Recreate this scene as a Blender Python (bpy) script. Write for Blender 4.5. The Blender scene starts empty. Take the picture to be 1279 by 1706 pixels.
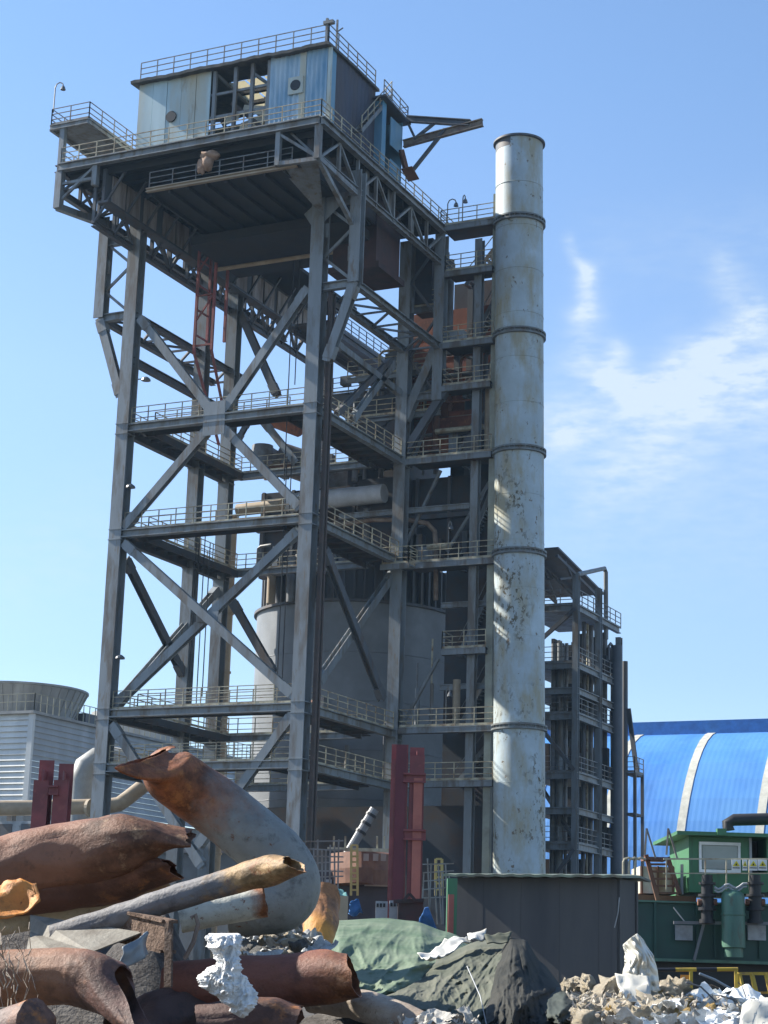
import bpy, bmesh, math, random
from mathutils import Vector, Matrix, noise

R = math.radians
scene = bpy.context.scene
col = scene.collection
random.seed(7)

# ------------------------------------------------------------------ camera
EYE = Vector((49.758, -93.114, 1.7))
FPX, PITCH, ROLL, YAW = 3132.09, 0.241386, 0.031085, -0.449639      # focal length in photo pixels, angles in radians
FW = Vector((math.sin(YAW) * math.cos(PITCH), math.cos(YAW) * math.cos(PITCH), math.sin(PITCH)))
_r = Vector((math.cos(YAW), -math.sin(YAW), 0)); _u = _r.cross(FW)
RT = _r * math.cos(ROLL) + _u * math.sin(ROLL); UP = -_r * math.sin(ROLL) + _u * math.cos(ROLL)
cam = bpy.data.objects.new('camera', bpy.data.cameras.new('camera')); col.objects.link(cam)
cam.matrix_world = Matrix(((RT.x, UP.x, -FW.x, EYE.x), (RT.y, UP.y, -FW.y, EYE.y), (RT.z, UP.z, -FW.z, EYE.z), (0, 0, 0, 1)))
cam.data.sensor_fit = 'VERTICAL'; cam.data.sensor_height = 36.0; cam.data.lens = 36.0 * FPX / 1706.0
cam.data.clip_end = 6000; cam.data.clip_start = 0.1
scene.camera = cam

# ------------------------------------------------------------------ light
SUN_EL, SUN_AZ = 37.0, -94.0          # azimuth clockwise from +Y
SKY, SUN, EXPO = 0.10, 5.0, 1.2
world = bpy.data.worlds.new('World'); scene.world = world; world.use_nodes = True
WN, WL = world.node_tree.nodes, world.node_tree.links
sky = WN.new('ShaderNodeTexSky'); sky.sky_type = 'NISHITA'; sky.sun_disc = False
sky.sun_elevation = R(SUN_EL); sky.sun_rotation = R(SUN_AZ); sky.air_density = 1.0; sky.dust_density = 0.2; sky.ozone_density = 2.6
sl = bpy.data.lights.new('sun', 'SUN'); sl.energy = SUN; sl.angle = R(0.5); sl.color = (1.0, 0.94, 0.84)
so = bpy.data.objects.new('sun', sl); col.objects.link(so)
_sd = Vector((math.sin(R(SUN_AZ)) * math.cos(R(SUN_EL)), math.cos(R(SUN_AZ)) * math.cos(R(SUN_EL)), math.sin(R(SUN_EL))))
so.rotation_euler = _sd.to_track_quat('Z', 'Y').to_euler(); so.location = (0, 0, 120)
scene.view_settings.view_transform = 'Standard'; scene.view_settings.look = 'None'
scene.view_settings.exposure = EXPO; scene.view_settings.gamma = 1.0
scene.cycles.max_bounces = 6; scene.cycles.use_denoising = True


def ray(x, y): return FW + RT * ((x - 639.5) / FPX) + UP * ((853 - y) / FPX)
def on(ax, c, x, y):
    r = ray(x, y); return EYE + r * ((c - EYE[ax]) / r[ax])
def onx(c, x, y): return on(0, c, x, y)
def ony(c, x, y): return on(1, c, x, y)
def onz(c, x, y): return on(2, c, x, y)
HR = Vector((math.cos(YAW), -math.sin(YAW), 0)); HF = Vector((math.sin(YAW), math.cos(YAW), 0)); ZV = Vector((0, 0, 1))
def at(x, y, d):
    r = ray(x, y); return EYE + r * (d / r.dot(HF))                # point on a sight line at horizontal distance d


# wisps of cirrus: strokes laid out in azimuth and elevation, broken up by noise
def M(op, a, b=None, c=None):
    n = WN.new('ShaderNodeMath'); n.operation = op
    for i, v in enumerate((a, b, c)):
        if v is None: continue
        if isinstance(v, (int, float)): n.inputs[i].default_value = v
        else: WL.new(v, n.inputs[i])
    return n.outputs[0]
tc = WN.new('ShaderNodeTexCoord'); sep = WN.new('ShaderNodeSeparateXYZ'); WL.new(tc.outputs['Generated'], sep.inputs[0])
az = M('MULTIPLY', M('ARCTAN2', sep.outputs[0], sep.outputs[1]), 57.2958); el = M('MULTIPLY', M('ARCSINE', sep.outputs[2]), 57.2958)
nz = WN.new('ShaderNodeTexNoise'); nz.inputs['Scale'].default_value = 16; nz.inputs['Detail'].default_value = 5
WL.new(tc.outputs['Generated'], nz.inputs['Vector']); ns = WN.new('ShaderNodeSeparateXYZ'); WL.new(nz.outputs['Color'], ns.inputs[0])
waz = M('ADD', az, M('MULTIPLY', M('SUBTRACT', ns.outputs[0], .5), 1.5)); wel = M('ADD', el, M('MULTIPLY', M('SUBTRACT', ns.outputs[1], .5), 1.3))
def azel(p):
    d = ray(*p).normalized(); return math.degrees(math.atan2(d.x, d.y)), math.degrees(math.asin(d.z))
STROKES = [((945, 400), (978, 450), .16, .22), ((978, 450), (972, 520), .26, .36), ((972, 535), (968, 590), .5, .26),
           ((1030, 590), (1014, 630), .3, .3), ((1014, 630), (1060, 655), .36, .32), ((1060, 655), (1160, 648), .45, .36), ((1160, 648), (1300, 615), .42, .3),
           ((1130, 600), (1215, 575), .34, .34), ((1215, 575), (1275, 535), .45, .24), ((1262, 530), (1205, 450), .45, .2),
           ((1085, 690), (1260, 675), .7, .24), ((905, 728), (960, 708), .55, .3), ((1010, 810), (1100, 790), .8, .14), ((950, 680), (1100, 690), 1.1, .16), ((30, 950), (150, 900), 1.4, .08), ((1000, 770), (1279, 745), 1.2, .11), ((920, 910), (1279, 880), 1.7, .07), ((1010, 420), (1279, 400), 1.0, .05), ((1150, 620), (1279, 590), .9, .16)]
acc = None
for p, q, w, s in STROKES:
    (ax_, ay_), (bx_, by_) = azel(p), azel(q); dx, dy = bx_ - ax_, by_ - ay_; L2 = dx * dx + dy * dy
    px, py = M('SUBTRACT', waz, ax_), M('SUBTRACT', wel, ay_)
    w *= 1.25; s *= 1.1
    t = M('DIVIDE', M('ADD', M('MULTIPLY', px, dx), M('MULTIPLY', py, dy)), L2)
    t = M('MINIMUM', M('MAXIMUM', t, 0.0), 1.0)
    ex, ey = M('SUBTRACT', px, M('MULTIPLY', t, dx)), M('SUBTRACT', py, M('MULTIPLY', t, dy))
    d2 = M('DIVIDE', M('ADD', M('MULTIPLY', ex, ex), M('MULTIPLY', ey, ey)), -w * w)
    g = M('MULTIPLY', M('EXPONENT', d2), s)
    acc = g if acc is None else M('ADD', acc, g)
fine = WN.new('ShaderNodeTexNoise'); fine.inputs['Scale'].default_value = 55; fine.inputs['Detail'].default_value = 6; fine.inputs['Roughness'].default_value = .6
mp = WN.new('ShaderNodeMapping'); mp.inputs['Scale'].default_value = (1, 1, 3.2); mp.inputs['Rotation'].default_value = (.2, .25, 0)
WL.new(tc.outputs['Generated'], mp.inputs['Vector']); WL.new(mp.outputs[0], fine.inputs['Vector'])
cover = M('MINIMUM', M('MULTIPLY', acc, M('MAXIMUM', M('MULTIPLY', M('SUBTRACT', fine.outputs['Fac'], .2), 4.4), 0.2)), .78)
# the air near the horizon is a little less bright and the upper sky a purer blue than the plain model
rmp = WN.new('ShaderNodeValToRGB'); E_ = rmp.color_ramp.elements; E_[0].position = .10; E_[0].color = (.78, .78, .82, 1); E_[1].position = .30; E_[1].color = (.91, .965, 1.0, 1)
e_ = E_.new(.195); e_.color = (.98, .95, .96, 1)
WL.new(M('DIVIDE', el, 90.0), rmp.inputs[0])
tint = WN.new('ShaderNodeMixRGB'); tint.blend_type = 'MULTIPLY'; tint.inputs[0].default_value = 1; WL.new(sky.outputs[0], tint.inputs[1]); WL.new(rmp.outputs[0], tint.inputs[2])
lp = WN.new('ShaderNodeMixRGB'); lp.inputs[2].default_value = (3.5, 4.0, 4.35, 1)
WL.new(cover, lp.inputs[0]); WL.new(tint.outputs[0], lp.inputs[1])
WL.new(lp.outputs[0], WN['Background'].inputs[0]); WN['Background'].inputs[1].default_value = SKY


# ------------------------------------------------------------------ mesh builder
class MB:
    def __init__(s): s.v = []; s.f = []; s.a = []
    def add(s, vs, fs, a=None):
        o = len(s.v); s.v += [Vector(v) for v in vs]; s.f += [tuple(i + o for i in f) for f in fs]
        s.a += list(a) if a is not None else [0.0] * len(vs); return s
    def frame(s, o, x, y, z):
        """box from corner o with edge vectors"""
        o, x, y, z = Vector(o), Vector(x), Vector(y), Vector(z)
        if x.cross(y).dot(z) < 0: x, y = y, x
        vs = [o, o + x, o + x + y, o + y]; vs += [v + z for v in vs]
        return s.add(vs, [(3, 2, 1, 0), (4, 5, 6, 7), (0, 1, 5, 4), (1, 2, 6, 5), (2, 3, 7, 6), (3, 0, 4, 7)])
    def box(s, a, b):
        a, b = Vector(a), Vector(b)
        return s.frame(a, (b.x - a.x, 0, 0), (0, b.y - a.y, 0), (0, 0, b.z - a.z))
    def bar(s, p, q, w, h=None, up=(0, 0, 1), off=(0, 0)):
        p, q = Vector(p), Vector(q); h = h or w; d = (q - p)
        u = Vector(up)
        if abs(d.normalized().dot(u.normalized())) > .98: u = Vector((0, 1, 0))
        x = d.cross(u).normalized(); y = x.cross(d).normalized()
        return s.frame(p + x * (off[0] - w / 2) + y * (off[1] - h / 2), x * w, y * h, d)
    def ibeam(s, p, q, w, h, up=(0, 0, 1), t=.06):
        """H section: flanges across 'up', web between them"""
        s.bar(p, q, w, t, up, (0, h / 2 - t / 2)); s.bar(p, q, w, t, up, (0, -h / 2 + t / 2)); s.bar(p, q, t, h - 2 * t, up); return s
    def tube(s, pts, r, n=8, caps=True):
        pts = [Vector(p) for p in pts]; rs = r if isinstance(r, (list, tuple)) else [r] * len(pts); vs, fs = [], []
        ref = None
        for i, p in enumerate(pts):
            t = (pts[min(i + 1, len(pts) - 1)] - pts[max(i - 1, 0)]).normalized()
            if ref is None: ref = t.orthogonal().normalized()
            ref = (ref - t * ref.dot(t)).normalized(); b = t.cross(ref)
            for k in range(n):
                a = 2 * math.pi * k / n; vs.append(p + (ref * math.cos(a) + b * math.sin(a)) * rs[i])
        for i in range(len(pts) - 1):
            for k in range(n):
                fs.append((i * n + k, i * n + (k + 1) % n, (i + 1) * n + (k + 1) % n, (i + 1) * n + k))
        if caps: fs += [tuple(range(n - 1, -1, -1)), tuple((len(pts) - 1) * n + k for k in range(n))]
        return s.add(vs, fs)
    def lathe(s, c, prof, n=48, caps=True):
        """revolve (radius, z) about the vertical through c"""
        c = Vector(c); vs, fs = [], []
        for r, z in prof:
            for k in range(n):
                a = 2 * math.pi * k / n; vs.append(c + Vector((r * math.cos(a), r * math.sin(a), z)))
        for i in range(len(prof) - 1):
            for k in range(n): fs.append((i * n + k, i * n + (k + 1) % n, (i + 1) * n + (k + 1) % n, (i + 1) * n + k))
        if caps: fs += [tuple(range(n - 1, -1, -1)), tuple((len(prof) - 1) * n + k for k in range(n))]
        return s.add(vs, fs)
    def sheet(s, P, th):
        """thick panel from a grid of points P[i][j], thickness along -normal"""
        ni, nj = len(P), len(P[0]); n = (P[1][0] - P[0][0]).cross(P[0][1] - P[0][0]).normalized() * th
        vs = [p for row in P for p in row]; m = len(vs); vs = vs + [p - n for p in vs]; fs = []
        for i in range(ni - 1):
            for j in range(nj - 1):
                a, b, c, d = i * nj + j, (i + 1) * nj + j, (i + 1) * nj + j + 1, i * nj + j + 1
                fs += [(a, b, c, d), (d + m, c + m, b + m, a + m)]
        for i in range(ni - 1):
            for j in (0, nj - 1):
                a, b = i * nj + j, (i + 1) * nj + j; fs.append((a, b, b + m, a + m) if j else (b, a, a + m, b + m))
        for j in range(nj - 1):
            for i in (0, ni - 1):
                a, b = i * nj + j, i * nj + j + 1; fs.append((b, a, a + m, b + m) if i else (a, b, b + m, a + m))
        return s.add(vs, fs)
    def build(s, name, mat, parent=None, smooth=False, fix=False, loc=None):
        me = bpy.data.meshes.new(name); o = bpy.data.objects.new(name, me); col.objects.link(o)
        L = Vector((0, 0, 0)); p = parent
        while p is not None: L += p.location; p = p.parent
        if parent is None and loc is None:
            xs = [v.x for v in s.v]; ys = [v.y for v in s.v]; zs = [v.z for v in s.v]
            loc = Vector(((min(xs) + max(xs)) / 2, (min(ys) + max(ys)) / 2, min(zs)))
        if loc is not None and parent is None: o.location = loc; L = Vector(loc)
        me.from_pydata([v - L for v in s.v], [], s.f)
        if any(s.a):
            at_ = me.attributes.new('u', 'FLOAT', 'POINT')
            at_.data.foreach_set('value', s.a)
        if fix:
            bm = bmesh.new(); bm.from_mesh(me); bmesh.ops.recalc_face_normals(bm, faces=bm.faces); bm.to_mesh(me); bm.free()
        if smooth: me.shade_smooth()
        me.materials.append(mat); o.parent = parent
        return o

def soft(o, deg=40):
    """smooth shading with sharp edges kept"""
    me = o.data; me.shade_smooth(); bm = bmesh.new(); bm.from_mesh(me)
    for e in bm.edges:
        if len(e.link_faces) == 2 and e.calc_face_angle(0) > R(deg): e.smooth = False
    bm.to_mesh(me); bm.free(); return o

def tag(o, label, cat, group=None, kind=None):
    if label: o['label'] = label
    if cat: o['category'] = cat
    if group: o['group'] = group
    if kind: o['kind'] = kind
    return o
def thing(name, label, cat, loc, group=None):
    o = bpy.data.objects.new(name, None); o.empty_display_size = .2; col.objects.link(o); o.location = loc
    return tag(o, label, cat, group)
def copy_tree(o, parent=None):
    c = o.copy(); col.objects.link(c); c.parent = parent
    for ch in [x for x in col.objects if x.parent == o]: copy_tree(ch, c)
    return c
def structure(o): o['kind'] = 'structure'; return o


# ------------------------------------------------------------------ materials
MATS = {}
def mat(name, base, rough=.6, second=None, scale=3.0, amount=.5, sharp=.12, metal=0.0, bump=0.0, bscale=30.0, third=None, streak=False, spec=.4):
    """base colour broken by noise patches of a second (and third) colour, optionally stretched downwards as streaks"""
    m = bpy.data.materials.new(name); m.use_nodes = True; N, L = m.node_tree.nodes, m.node_tree.links
    b = N['Principled BSDF']; b.inputs['Roughness'].default_value = rough; b.inputs['Metallic'].default_value = metal
    b.inputs['Specular IOR Level'].default_value = spec
    tcn = N.new('ShaderNodeTexCoord'); mpn = N.new('ShaderNodeMapping'); L.new(tcn.outputs['Object'], mpn.inputs[0])
    if streak: mpn.inputs['Scale'].default_value = (1, 1, .22)
    def nz_(sc, det=6, ro=.62):
        n = N.new('ShaderNodeTexNoise'); n.inputs['Scale'].default_value = sc; n.inputs['Detail'].default_value = det; n.inputs['Roughness'].default_value = ro
        L.new(mpn.outputs[0], n.inputs['Vector']); return n.outputs['Fac']
    def ramp(fac, lo, hi):
        r = N.new('ShaderNodeMapRange'); r.inputs[1].default_value = lo; r.inputs[2].default_value = hi; L.new(fac, r.inputs[0]); return r.outputs[0]
    def mix(f, a, c):
        x = N.new('ShaderNodeMixRGB')
        for i, v in ((0, f), (1, a), (2, c)):
            if isinstance(v, tuple): x.inputs[i].default_value = (*v, 1)
            elif isinstance(v, float): x.inputs[i].default_value = v
            else: L.new(v, x.inputs[i])
        return x.outputs[0]
    v = nz_(scale * .37 + .2, 4)
    c = mix(ramp(v, .35, .65), tuple(k * .82 for k in base), tuple(min(1, k * 1.15) for k in base))
    if second:
        th = .5 + (.5 - amount) * .5
        c = mix(ramp(nz_(scale), th - sharp / 2, th + sharp / 2), c, second)
    if third:
        c = mix(ramp(nz_(scale * 2.7), .58, .7), c, third)
    L.new(c, b.inputs['Base Color'])
    if bump:
        bn = N.new('ShaderNodeBump'); bn.inputs['Strength'].default_value = bump; bn.inputs['Distance'].default_value = .05
        L.new(nz_(bscale, 5), bn.inputs['Height']); L.new(bn.outputs[0], b.inputs['Normal'])
    MATS[name] = m; return m

STEEL = mat('weathered grey steel paint', (.205, .228, .242), .5, (.13, .112, .093), 1.3, .38, .16, third=(.17, .135, .10), streak=True, bump=.1, bscale=9)
DARK = mat('dark sooty steel', (.095, .105, .12), .6, (.11, .08, .06), .9, .35, .2, streak=True)
DARKPL = mat('dark plating', (.05, .055, .066), .7, (.075, .05, .04), .5, .4, .2)  # dark base tone for the plant interior
RAIL = mat('dull yellowed railing paint', (.44, .40, .285), .5, (.22, .15, .09), 2.0, .4, .2)
RAILD = mat('grey railing paint', (.2, .21, .21), .5, (.14, .1, .07), 2.0, .4, .2)
FLOOR = mat('grating and floor plate', (.06, .062, .066), .75, (.08, .055, .04), .8, .4, .2)
RUSTCLAD = mat('rust red cladding', (.33, .11, .06), .75, (.17, .07, .05), .8, .5, .25, third=(.42, .17, .08))
JOINT = mat('pale joint strip', (.30, .22, .18), .7)
WHITEP = mat('faded white blue sheet', (.42, .56, .60), .55, (.44, .40, .28), .55, .45, .3, third=(.3, .27, .2), streak=True)
BLUEP = mat('faded blue sheet', (.10, .27, .42), .5, (.2, .33, .42), .8, .4, .3, streak=True)
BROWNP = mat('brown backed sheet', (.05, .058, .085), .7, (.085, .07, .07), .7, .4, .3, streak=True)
CORR = mat('faded corrugated sheet', (.36, .48, .56), .4, (.13, .28, .42), .9, .45, .25, streak=True)
STACKM = mat('chipped pale chimney paint', (.39, .475, .52), .5, (.35, .42, .44), .5, .45, .3, bump=.08, bscale=4)
BEIGE = mat('beige lagging', (.38, .31, .22), .55, (.3, .23, .15), 1.2, .45, .3)
PIPEG = mat('grey pipe', (.19, .2, .21), .45, (.12, .1, .085), 1.0, .4, .25)
TANKM = mat('dark grey vessel plate', (.21, .225, .24), .5, (.165, .175, .185), .4, .5, .3)
CRIMSON = mat('crimson primer', (.235, .055, .055), .5, (.15, .04, .04), 1.3, .45, .3, third=(.25, .07, .06), bump=.05)
SALMON = mat('faded and sunlit red lead', (.43, .14, .10), .6, (.3, .09, .07), 1.5, .4, .3)  # post colour; on the girder web it paints the sunlight
LAMPM = mat('lamp housing', (.1, .11, .12), .4)
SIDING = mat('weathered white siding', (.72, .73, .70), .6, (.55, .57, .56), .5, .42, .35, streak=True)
SIDESHADE = mat('weathered siding in shade', (.40, .43, .45), .6, (.28, .3, .31), .4, .45, .35, streak=True)  # shaded copy of the white siding, for the side wall
FANM = mat('grey fan stack boards', (.36, .36, .34), .7, (.24, .24, .23), .6, .5, .3, streak=True)
BLUEROOF = mat('blue roof sheet', (.05, .19, .50), .45, (.085, .245, .51), .16, .5, .3, streak=True)
BLUEDK = mat('dark blue ridge sheet', (.025, .13, .37), .45)
CREAM = mat('cream skylight strip', (.48, .47, .40), .5)
SHEDM = mat('dark grey shed wall', (.048, .048, .052), .7, (.088, .084, .08), .8, .42, .35, streak=True)
SHEDT = mat('greenish roof edge', (.16, .2, .15), .6, (.1, .09, .07), 2.5, .4, .2)
GREEN = mat('green machine paint', (.06, .19, .09), .5, (.05, .13, .07), .8, .45, .3, third=(.05, .075, .05), streak=True)
GREEND = mat('dark green machine paint', (.02, .075, .055), .5, (.03, .06, .05), 1.2, .45, .3)
GREENT = mat('pale green vessel paint', (.09, .19, .13), .45, (.06, .12, .09), 2.5, .42, .3, third=(.09, .08, .05), streak=True)
WHITE = mat('white paint', (.75, .76, .74), .5)
GLASS = mat('dusty window glass', (.16, .2, .2), .15, (.24, .28, .27), .8, .5, .4, spec=.7)
YELLOW = mat('worn yellow paint', (.42, .29, .03), .5, (.2, .13, .05), 5, .35, .2)
BLACK = mat('black paint', (.02, .02, .022), .5)
ORANGE = mat('orange paint', (.60, .23, .03), .5, (.4, .13, .03), 5, .35, .2, bump=.1)
RUSTM = mat('brown rusty machinery', (.13, .06, .04), .8, (.2, .1, .06), 1.5, .45, .3)
TARPB = mat('blue sheet', (.03, .13, .35), .5)
DIRT = mat('trodden dirt', (.05, .046, .042), .95, (.075, .07, .064), .8, .5, .3, bump=.5, bscale=6)
GREYBOX = mat('pale grey enamel', (.33, .35, .36), .5, (.2, .2, .2), 2, .35, .2)
TEAL = mat('faded teal sheet', (.08, .2, .19), .6)

def chip_material():
    """chimney paint with clusters of rusty chips and long stains"""
    m = STACKM; N, L = m.node_tree.nodes, m.node_tree.links; b = N['Principled BSDF']
    src = b.inputs['Base Color'].links[0].from_socket; tcn = N.new('ShaderNodeTexCoord')
    def nzz(sc, det, z=1.0):
        mp_ = N.new('ShaderNodeMapping'); mp_.inputs['Scale'].default_value = (1, 1, z); L.new(tcn.outputs['Object'], mp_.inputs[0])
        n = N.new('ShaderNodeTexNoise'); n.inputs['Scale'].default_value = sc; n.inputs['Detail'].default_value = det; n.inputs['Roughness'].default_value = .65; L.new(mp_.outputs[0], n.inputs['Vector']); return n.outputs['Fac']
    def mr(f, lo, hi):
        r = N.new('ShaderNodeMapRange'); r.inputs[1].default_value = lo; r.inputs[2].default_value = hi; L.new(f, r.inputs[0]); return r.outputs[0]
    def mul(a, c):
        x = N.new('ShaderNodeMath'); x.operation = 'MULTIPLY'; L.new(a, x.inputs[0])
        if isinstance(c, float): x.inputs[1].default_value = c
        else: L.new(c, x.inputs[1])
        return x.outputs[0]
    def mix(f, a, c):
        x = N.new('ShaderNodeMixRGB'); L.new(f, x.inputs[0]); L.new(a, x.inputs[1]); x.inputs[2].default_value = (*c, 1); return x.outputs[0]
    sepz = N.new('ShaderNodeSeparateXYZ'); L.new(tcn.outputs['Object'], sepz.inputs[0])
    low = mr(sepz.outputs[2], 44.0, 30.0)
    stain = mul(mr(nzz(.9, 7, .35), .44, .64), .8)
    c = mix(stain, src, (.31, .275, .165))
    patch = mr(nzz(.42, 3, .5), .5, .62)
    chips = mul(mr(nzz(4.2, 8, .62), .52, .56), mul(patch, low))
    c = mix(chips, c, (.10, .085, .05))
    rare = mul(mr(nzz(2.4, 8, .7), .63, .66), .9)
    c = mix(rare, c, (.14, .10, .06))
    L.new(c, b.inputs['Base Color'])
chip_material()

# ------------------------------------------------------------------ ground
g = MB(); n = 60
for i in range(n + 1):
    for j in range(n + 1):
        x = -1500 + 3000 * i / n; y = -1500 + 3000 * j / n; g.v.append(Vector((x, y, 0))); g.a.append(0)
for i in range(n):
    for j in range(n): a = i * (n + 1) + j; g.f.append((a, a + n + 1, a + n + 2, a + 1))
structure(g.build('ground', DIRT, loc=(0, 0, 0)))


# ------------------------------------------------------------------ railings
def railing(name, pts, m, parent, h=1.1, step=1.25, rails=(1.1, .74, .38), r=.026, kick=True):
    b = MB(); pts = [Vector(p) for p in pts]; Z = Vector((0, 0, 1))
    for p, q in zip(pts[:-1], pts[1:]):
        L = (q - p).length; k = max(1, round(L / step))
        for i in range(k + 1):
            c = p.lerp(q, i / k); b.bar(c, c + Z * h, r * 2.1, up=(0, 1, 0))
        for z in rails: b.bar(p + Z * (z * h / 1.1), q + Z * (z * h / 1.1), r * 1.8)
        if kick: b.bar(p + Z * .08, q + Z * .08, .02, .14)
    return b.build(name, m, parent)

def ibeam_obj(name, m, parent, p, q, w, h, up=(0, 0, 1), t=.05): return MB().ibeam(p, q, w, h, up, t).build(name, m, parent)

# ------------------------------------------------------------------ hoist tower
W, D, OX, LX = 13.0, 12.4, 2.46, -15.4
P0, P1, P2, P3, P4, DECK = 13.23, 16.44, 27.34, 34.0, 41.25, 49.5
tower = thing('steel_tower', 'tall open steel frame tower with crossed braces and railed walkways, left of the chimney', 'tower', (-6.5, 6, 0))
T = lambda name, b, m=STEEL: b.build(name, m, tower)
V = Vector
# columns (H sections, flanges facing front and back)
def column(x, y, z0, z1, w=.85, m=STEEL, up=(0, 1, 0)):
    b = MB().ibeam((x, y, z0), (x, y, z1), w, w * .95, up, .07)
    for z in (P0, P1, P2, P3):                                # splice collars where floors meet
        if z0 < z < z1: b.box((x - w * .54, y - w * .52, z - .62), (x + w * .54, y + w * .52, z - .56)); b.box((x - w * .54, y - w * .52, z + .02), (x + w * .54, y + w * .52, z + .07))
    return T('column', b, m)
column(0, 0, 0, 47.2); column(-W, 0, 0, 47.2); column(0, D, 0, 48.8, .8); column(-W, D, 0, 48.8, .8); column(-W, 8.5, 0, 47, .8)
column(-W, 26, 0, 47, .8, DARK)
column(OX, 0, P4, 48.3, .7); column(OX, D, 37.6, 49, .7); column(LX, 0, P4, 48.0, .7)
# slim second legs beside the near column
T('ladder_leg', MB().bar((.75, .25, 4), (.75, .25, 41), .22).bar((.75, .7, 4), (.75, .7, 41), .16), mat('dark rusted leg', (.095, .062, .05), .7, (.06, .05, .045), 2, .5, .3))

def brace(p, q, w=.5, m=STEEL, up=(0, 1, 0)):
    b = MB().ibeam(p, q, w, w * .8, up, .05)
    d = (Vector(q) - Vector(p)).normalized()
    for e, s in ((Vector(p), 1), (Vector(q), -1)):           # end plates
        b.bar(e + d * s * .2, e + d * s * 1.0, w * 1.15, w * .9, up)
    return T('brace', b, m)
f = lambda x, y: ony(-.1, x, y)
MID3 = f(362, 690)
brace(f(234, 530), f(352, 684)); brace(f(514, 480), f(374, 684))
brace(f(347, 716), f(207, 880)); brace(f(374, 714), f(502, 848))
brace(f(207, 905), f(491, 1160)); b_ = brace(ony(.35, 500, 882), ony(.35, 189, 1178))
brace(f(187, 1207), f(338, 1445)); brace(f(488, 1190), f(330, 1410))
T('gusset', MB().box((-7.25, -.35, P3 - 1.3), (-5.75, -.31, P3 + .8))); gx_ = f(343, 1027); T('gusset', MB().frame((gx_.x - .75, .02, gx_.z - .3), (1.5, 0, 0), (0, .03, 0), (0, 0, .6)))
# left face
lf = lambda x, y: onx(-W, x, y)
brace(lf(208, 930), lf(305, 1125), .5, DARK, (1, 0, 0)); brace(lf(362, 982), lf(190, 1180), .5, STEEL, (1, 0, 0))
# back face
bf = lambda x, y: ony(D, x, y)
brace(bf(400, 520), bf(462, 660), .5, DARK); brace(bf(437, 700), bf(495, 772), .45, STEEL); brace(bf(386, 1000), bf(455, 1120), .5, DARK); brace(bf(390, 745), bf(420, 690), .35, DARK)
# right face
rf = lambda x, y: onx(0, x, y)
brace(rf(540, 915), rf(637, 1165), .5, DARK, (1, 0, 0)); brace(onx(-.5, 655, 955), onx(-.5, 528, 1138), .5, STEEL, (1, 0, 0))
brace(rf(586, 700), rf(656, 604), .4, STEEL, (1, 0, 0)); brace(rf(556, 570), rf(666, 655), .4, STEEL, (1, 0, 0))
brace(bf(728, 580), bf(672, 705), .6); brace(bf(748, 640), bf(668, 765), .5, DARK); brace(rf(650, 600), rf(560, 690), .35, DARK, (1, 0, 0))
brace((OX, 0, P4), f(545, 603), .55); brace((LX, 0, P4), f(202, 662), .55)
# rings and lattice at the outrigger level
def lattice(name, p, q, off, n, m=STEEL, s=.16, up=(0, 0, 1), chord=.34):
    """two chords, p-q and the same shifted by off, with zigzag lacing"""
    p, q, off = Vector(p), Vector(q), Vector(off); b = MB(); b.ibeam(p, q, chord, chord, up, .04); b.ibeam(p + off, q + off, chord, chord, up, .04)
    for i in range(n):
        a = p.lerp(q, i / n) + (off if i % 2 else off * 0); c = p.lerp(q, (i + 1) / n) + (off * 0 if i % 2 else off); b.bar(a, c, s, s * .8)
        e = p.lerp(q, (i + 1) / n); b.bar(e, e + off, s * .8)
    return b.build(name, m, tower)
lattice('lattice_truss', (LX, .2, P4), (LX, 14, P4), (-W - LX, 0, 0), 6, DARK, .16, chord=.4)
lattice('lattice_truss', (OX, .2, P4), (OX, D - .2, P4), (-OX, 0, 0), 5, STEEL, .14, chord=.42)
T('beam', MB().ibeam((-W, .3, 38.3), (-W, 14.5, 38.3), .35, .5), DARK)
T('beam', MB().ibeam((LX, 0, P4), (-W - .4, 0, P4), .4, .5)); T('beam', MB().ibeam((LX, 0, 46.3), (-W - .4, 0, 46.3), .4, .45))
T('beam', MB().ibeam((.4, 0, P4), (OX, 0, P4), .4, .5)); T('beam', MB().ibeam((.4, 0, 46.6), (OX, 0, 46.6), .4, .45)); T('beam', MB().ibeam((.3, D, 38), (OX, D, 38), .4, .5))
def zig(x0, x1, y, z0, z1, n, m=STEEL):
    b = MB()
    for i in range(n):
        za, zb = z0 + (z1 - z0) * i / n, z0 + (z1 - z0) * (i + 1) / n
        b.bar((x0 if i % 2 else x1, y, za), (x1 if i % 2 else x0, y, zb), .17, .12, (0, 1, 0))
        if i: b.box(((x0 if i % 2 == 0 else x1) - .3, y - .12, za - .45), ((x0 if i % 2 == 0 else x1) + .3, y - .08, za + .45))
    return T('lacing', b, m)
zig(.3, OX - .2, 0, P4 + .2, 46.5, 3); zig(LX + .2, -W - .3, 0, P4 + .2, 46.2, 3); zig(.3, OX - .2, D, 38.2, 48.5, 4, DARK)

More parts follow.
